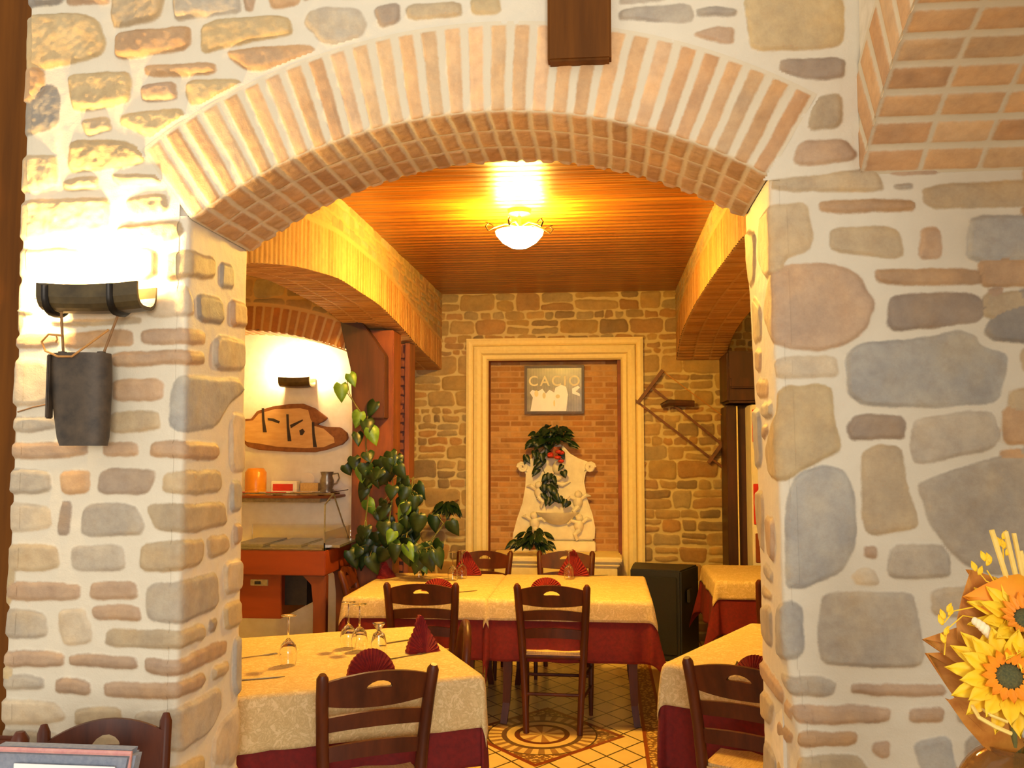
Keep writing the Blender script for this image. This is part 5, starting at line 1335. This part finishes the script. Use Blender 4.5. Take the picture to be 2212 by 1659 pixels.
m = MB(); m.tube([C3(134, 725, -0.01), C3(105, 722, -0.015), C3(90, 738, -0.015), C3(98, 758, -0.02), C3(125, 770, -0.05), C3(155, 770, -0.055), C3(190, 745, -0.03), C3(235, 712, -0.01)], 0.0032, 8)
m.tube([C3(120, 740, -0.012), C3(124, 733, -0.012), C3(122, 726, -0.012)], 0.0025, 6); m.build('cord', 'cord', cb, smooth=True)
wr_ = MB(); wr_.tube([at(112, 871, YF - 0.02), at(70, 880, YF - 0.014), at(38, 890, YF - 0.012)], 0.0022, 6); tag(wr_.build('lamp_cable', 'leather', smooth=True), 'thin grey cable running left over the stones from behind the cowbell', 'cable')
# chairs of the front room (tops only reach into view)
fy_ = 2.16
fc = copy_tree(chair0); tag(fc, 'dark wooden chair close to the stone pier at the bottom left, arched top rail', 'chair', 'ladder-back dining chairs')
p_ = at(210, 1580, 2.34); fc.location = (p_.x + 0.10, 2.19, 0.0); fc.rotation_euler = (0, 0, math.radians(207)); fc.scale = (0.72, 0.72, 1.095)
pc_ = thing('upholstered_chair', 'chair with grey padded back and pink stitched edge, at the bottom left corner', 'chair')
py_ = 1.94; p0, p1 = at(-4, 1604, py_), at(306, 1606, py_); pc_.location = ((p0.x + p1.x) / 2, py_, 0); hw = (p1.x - p0.x) / 2; zt = p0.z
m = MB(); m.prism([(-hw, zt), (hw, zt), (hw * 0.90, zt - 0.08), (hw * 0.80, 0.62), (-hw * 0.80, 0.62), (-hw * 0.88, zt - 0.08)], -0.03, 0.02, mtx=XZ, bev=0.012); m.build('padded_back', 'grey_fabric', pc_, smooth=True)
m = MB(); m.tube([(-hw * 0.82, -0.034, 0.66), (-hw * 0.89, -0.036, zt - 0.08), (-hw * 0.975, -0.035, zt - 0.002), (hw * 0.975, -0.035, zt - 0.002), (hw * 0.91, -0.036, zt - 0.08), (hw * 0.82, -0.034, 0.66)], 0.0055, 6); m.build('stitched_edge', 'pink_stitch', pc_, smooth=True)
m = MB(); m.box(-0.15, 0.15, -0.42, -0.06, 0.44, 0.52, 0.02); m.build('seat', 'grey_fabric', pc_, smooth=True)
for sx_ in (-1, 1):
    m = MB(); m.tube([(sx_ * 0.12, 0.03, 0), (sx_ * 0.12, 0.03, 0.5), (sx_ * 0.10, 0.03, 0.80)], 0.016); m.build('back_post', 'wood_chair', pc_, smooth=True)
    m = MB(); m.tube([(sx_ * 0.13, -0.39, 0), (sx_ * 0.13, -0.39, 0.44)], 0.016); m.build('leg', 'wood_chair', pc_, smooth=True)
q0 = at(32, 1648, py_ - 0.042); q1 = at(250, 1651, py_ - 0.042)
m = MB(); m.box(q0.x, q1.x, py_ - 0.046, py_ - 0.0425, q0.z - 0.24, q0.z, 0.0005); tag(m.build('paper_sheet', 'paper'), 'white paper sheet laid against the grey padded chair back', 'paper')
sc_ = thing('dining_chair', 'dark carved chair post with a small shine, at the extreme bottom left edge', 'chair', tuple(Vector((at(20, 1590, 2.36).x, 2.36, 0))))
m = MB(); zt = at(20, 1580, 2.36).z; m.tube([(0.03, 0, 0), (0.03, 0, 0.5), (0.03, 0, zt - 0.02), (0.03, 0, zt)], [0.016, 0.02, 0.024, 0.012]); m.build('back_post', 'wood_chair', sc_, smooth=True)
m = MB(); m.tube([(-0.30, 0, 0), (-0.30, 0, zt)], 0.02); m.build('back_post', 'wood_chair', sc_, smooth=True)
m = MB(); m.box(-0.30, 0.02, -0.01, 0.012, zt - 0.11, zt - 0.012, 0.008); m.build('crest_rail', 'wood_chair', sc_, smooth=True)
m = MB(); m.box(-0.30, 0.03, -0.30, -0.02, 0.43, 0.46, 0.008); m.build('seat', 'straw', sc_)
for x_ in (-0.29, 0.02):
    m = MB(); m.tube([(x_, -0.29, 0), (x_, -0.29, 0.43)], 0.016); m.build('leg', 'wood_chair', sc_, smooth=True)

# ------------------------------------------------------------------ dried flower arrangement on a stand, lower right
fy2 = 1.5
st_ = thing('pedestal', 'wooden pedestal carrying the flower vase at the lower right', 'stand', (at(2195, 1600, fy2).x, fy2, 0))
m = MB(); m.lathe([(0.0002, 0), (0.17, 0), (0.17, 0.03), (0.05, 0.06), (0.035, 0.5), (0.05, 0.98), (0.14, 1.0), (0.15, 1.03), (0.0002, 1.03)], 24); m.build('column', 'wood_dark', st_, smooth=True)
va = thing('flower_arrangement', 'round amber glass vase with dried sunflowers, straws and orange leaves at the lower right', 'flowers', (at(2195, 1600, fy2).x, fy2, 1.03))
def V3(px, py, d=0.0): return at(px, py, fy2 + d) - Vector(va.location)
c_ = V3(2195, 1600); R_ = 0.088; cz_ = 0.092
prf = [(0.0002, 0.001), (0.045, 0.002)] + [(R_ * math.cos(a_), cz_ + R_ * math.sin(a_)) for a_ in np.linspace(-1.0, 1.05, 12)] + [(0.046, cz_ + R_ * 0.93)]
prf2 = [(max(a_ - 0.004, 0.0002), b_ + (0.003 if i < 2 else 0)) for i, (a_, b_) in enumerate(prf)]
m = MB(); m.lathe(prf + prf2[::-1], 32); m.build('glass_bowl', 'glass_amber', va, smooth=True)
m = MB(); g = random.Random(4)
for i in range(26):
    a_ = g.uniform(0, 2 * PI); r_ = g.uniform(0, 0.05); m.sphere((r_ * math.cos(a_), r_ * math.sin(a_), 0.03 + g.uniform(0, 0.06)), g.uniform(0.010, 0.016), 8)
m.build('dried_berries', 'petal_orange', va, smooth=True)
def sunflower(px, py, R, nrm, seed, d=0.0):
    g = random.Random(seed); c_ = V3(px, py, d); n_ = Vector(nrm).normalized(); a_ = n_.orthogonal().normalized(); b_ = n_.cross(a_)
    pm, om = MB(), MB()
    for ring, (cnt, L0) in enumerate(((15, 1.0), (13, 0.82))):
        for i in range(cnt):
            t_ = 2 * PI * (i + 0.5 * ring) / cnt + g.uniform(-.08, .08); d_ = a_ * math.cos(t_) + b_ * math.sin(t_)
            leaf(pm, c_ + d_ * R * 0.28 + n_ * 0.004 * ring, d_ + n_ * (0.18 + 0.35 * ring + g.uniform(-.1, .15)), n_, R * 0.76 * L0, R * 0.52, False, 0.12)
    for i in range(16):
        t_ = 2 * PI * i / 16; d_ = a_ * math.cos(t_) + b_ * math.sin(t_); leaf(om, c_ + d_ * R * 0.22 + n_ * 0.012, d_ + n_ * 0.7, n_, R * 0.30, R * 0.26, False, 0.1)
    hd = thing_part('sunflower', pm, 'petal', va)
    om.build('inner_petals', 'petal_orange', hd, smooth=True)
    sm = MB(); k_ = len(sm.v); sm.sphere((0, 0, 0), R * 0.24, 14, 0.45); rot = n_.to_track_quat('Z', 'Y').to_matrix(); sm.v = [tuple(rot @ Vector(v_) + c_ + n_ * 0.008) for v_ in sm.v]; sm.build('seed_head', 'seed', hd, smooth=True)
    stm = MB(); stm.tube([c_ - n_ * 0.004, c_ * 0.6 + Vector((0, 0, 0.08)), (0, 0, 0.12)], 0.004, 6); stm.build('stalk', 'stem', hd, smooth=True)
def thing_part(name, mb, mat, par):
    return solid(mb.build(name, mat, par, smooth=True), 0.0009)
sunflower(2178, 1462, 0.082, (-0.25, -1, 0.30), 1, -0.05)
sunflower(2215, 1345, 0.080, (-0.15, -0.9, 0.75), 2, -0.02)
sunflower(2290, 1420, 0.080, (0.5, -0.8, 0.4), 3, 0.0)
def big_leaf(px, py, d, L, wd, nrm, mat='dry_leaf', dy=0.0):
    m_ = MB(); leaf(m_, V3(px, py, dy), d, nrm, L, wd, True, 0.25); return solid(m_.build('dried_leaf', mat, va, smooth=True))
big_leaf(2190, 1420, (-1, 0, 0.22), 0.125, 0.085, (0, -1, 0.3), dy=0.0)
big_leaf(2190, 1520, (-1, 0, 0.62), 0.135, 0.11, (0, -1, 0.2), dy=0.01)
big_leaf(2160, 1365, (-0.35, 0, 1), 0.10, 0.14, (0.2, -1, 0.2), dy=0.03)
big_leaf(2200, 1560, (-1, 0, 0.25), 0.10, 0.10, (0, -1, -0.1), dy=-0.01)
big_leaf(2225, 1300, (-1.0, 0, 0.1), 0.09, 0.07, (0, -1, 0.3), 'petal_orange', dy=-0.01)
for (x0, y0, x1, y1, r_) in ((2186, 1285, 2142, 1145, 0.0042), (2205, 1290, 2172, 1148, 0.0040), (2216, 1280, 2190, 1152, 0.0036), (2222, 1270, 2205, 1190, 0.0034)):
    m = MB(); m.tube([(0.0, 0.0, 0.13), V3(x0, y0, 0.0), V3(x1, y1, 0.0)], [r_, r_, r_], 8); m.build('straw_stick', 'dry_straw', va, smooth=True)
for (pts, heads) in (([(2175, 1290), (2150, 1260), (2132, 1232)], [(2130, 1222), (2140, 1216), (2128, 1212)]), ([(2170, 1275), (2168, 1220), (2166, 1175)], [(2164, 1165), (2170, 1185), (2160, 1180), (2172, 1200)]),
                     ([(2170, 1330), (2110, 1310), (2060, 1320), (2040, 1345)], [(2048, 1330), (2040, 1338), (2036, 1350), (2045, 1322)]), ([(2170, 1345), (2080, 1330), (2045, 1360), (2040, 1415)], [(2039, 1372), (2041, 1390)]),
                     ([(2165, 1270), (2130, 1255), (2118, 1240)], [(2112, 1242), (2108, 1234)])):
    m = MB(); m.tube([V3(a_, b_, 0.0) for a_, b_ in pts], 0.0010, 5)
    for i, (a_, b_) in enumerate(heads): leaf(m, V3(a_, b_), (math.cos(i * 2.1) * .6, 0, 1), (0, -1, 0), 0.016, 0.014, False)
    solid(m.build('dried_sprig', 'petal', va, smooth=True), 0.0008)
m = MB()
for i in range(9):
    t_ = i / 8; m.sphere(tuple(V3(2106 + 62 * t_, 1342 + 68 * t_ - 8 * math.sin(PI * t_), -0.04)), 0.0055 * (0.6 + 0.7 * math.sin(PI * (0.15 + 0.7 * t_))), 8, 1.2)
m.tube([V3(2104, 1338, -0.04), V3(2170, 1412, -0.03)], 0.002, 5); m.build('cream_seed_pod', 'cream_pod', va, smooth=True)
m = MB(); m.tube([V3(2100, 1525, -0.06), V3(2115, 1550, -0.08), V3(2150, 1570, -0.09), V3(2185, 1585, -0.09)], 0.0030, 6); m.tube([V3(2120, 1530, -0.06), V3(2140, 1545, -0.08), V3(2178, 1560, -0.09)], 0.0022, 6); m.build('curled_twig', 'dry_straw', va, smooth=True)
m = MB(); m.prism([tuple(V3(a_, b_)[i] for i in (0, 2)) for a_, b_ in ((2164, 1515), (2185, 1505), (2225, 1530), (2230, 1600), (2200, 1590), (2180, 1555))], -0.085, -0.082, mtx=XZ); m.build('ribbon', 'ribbon', va)
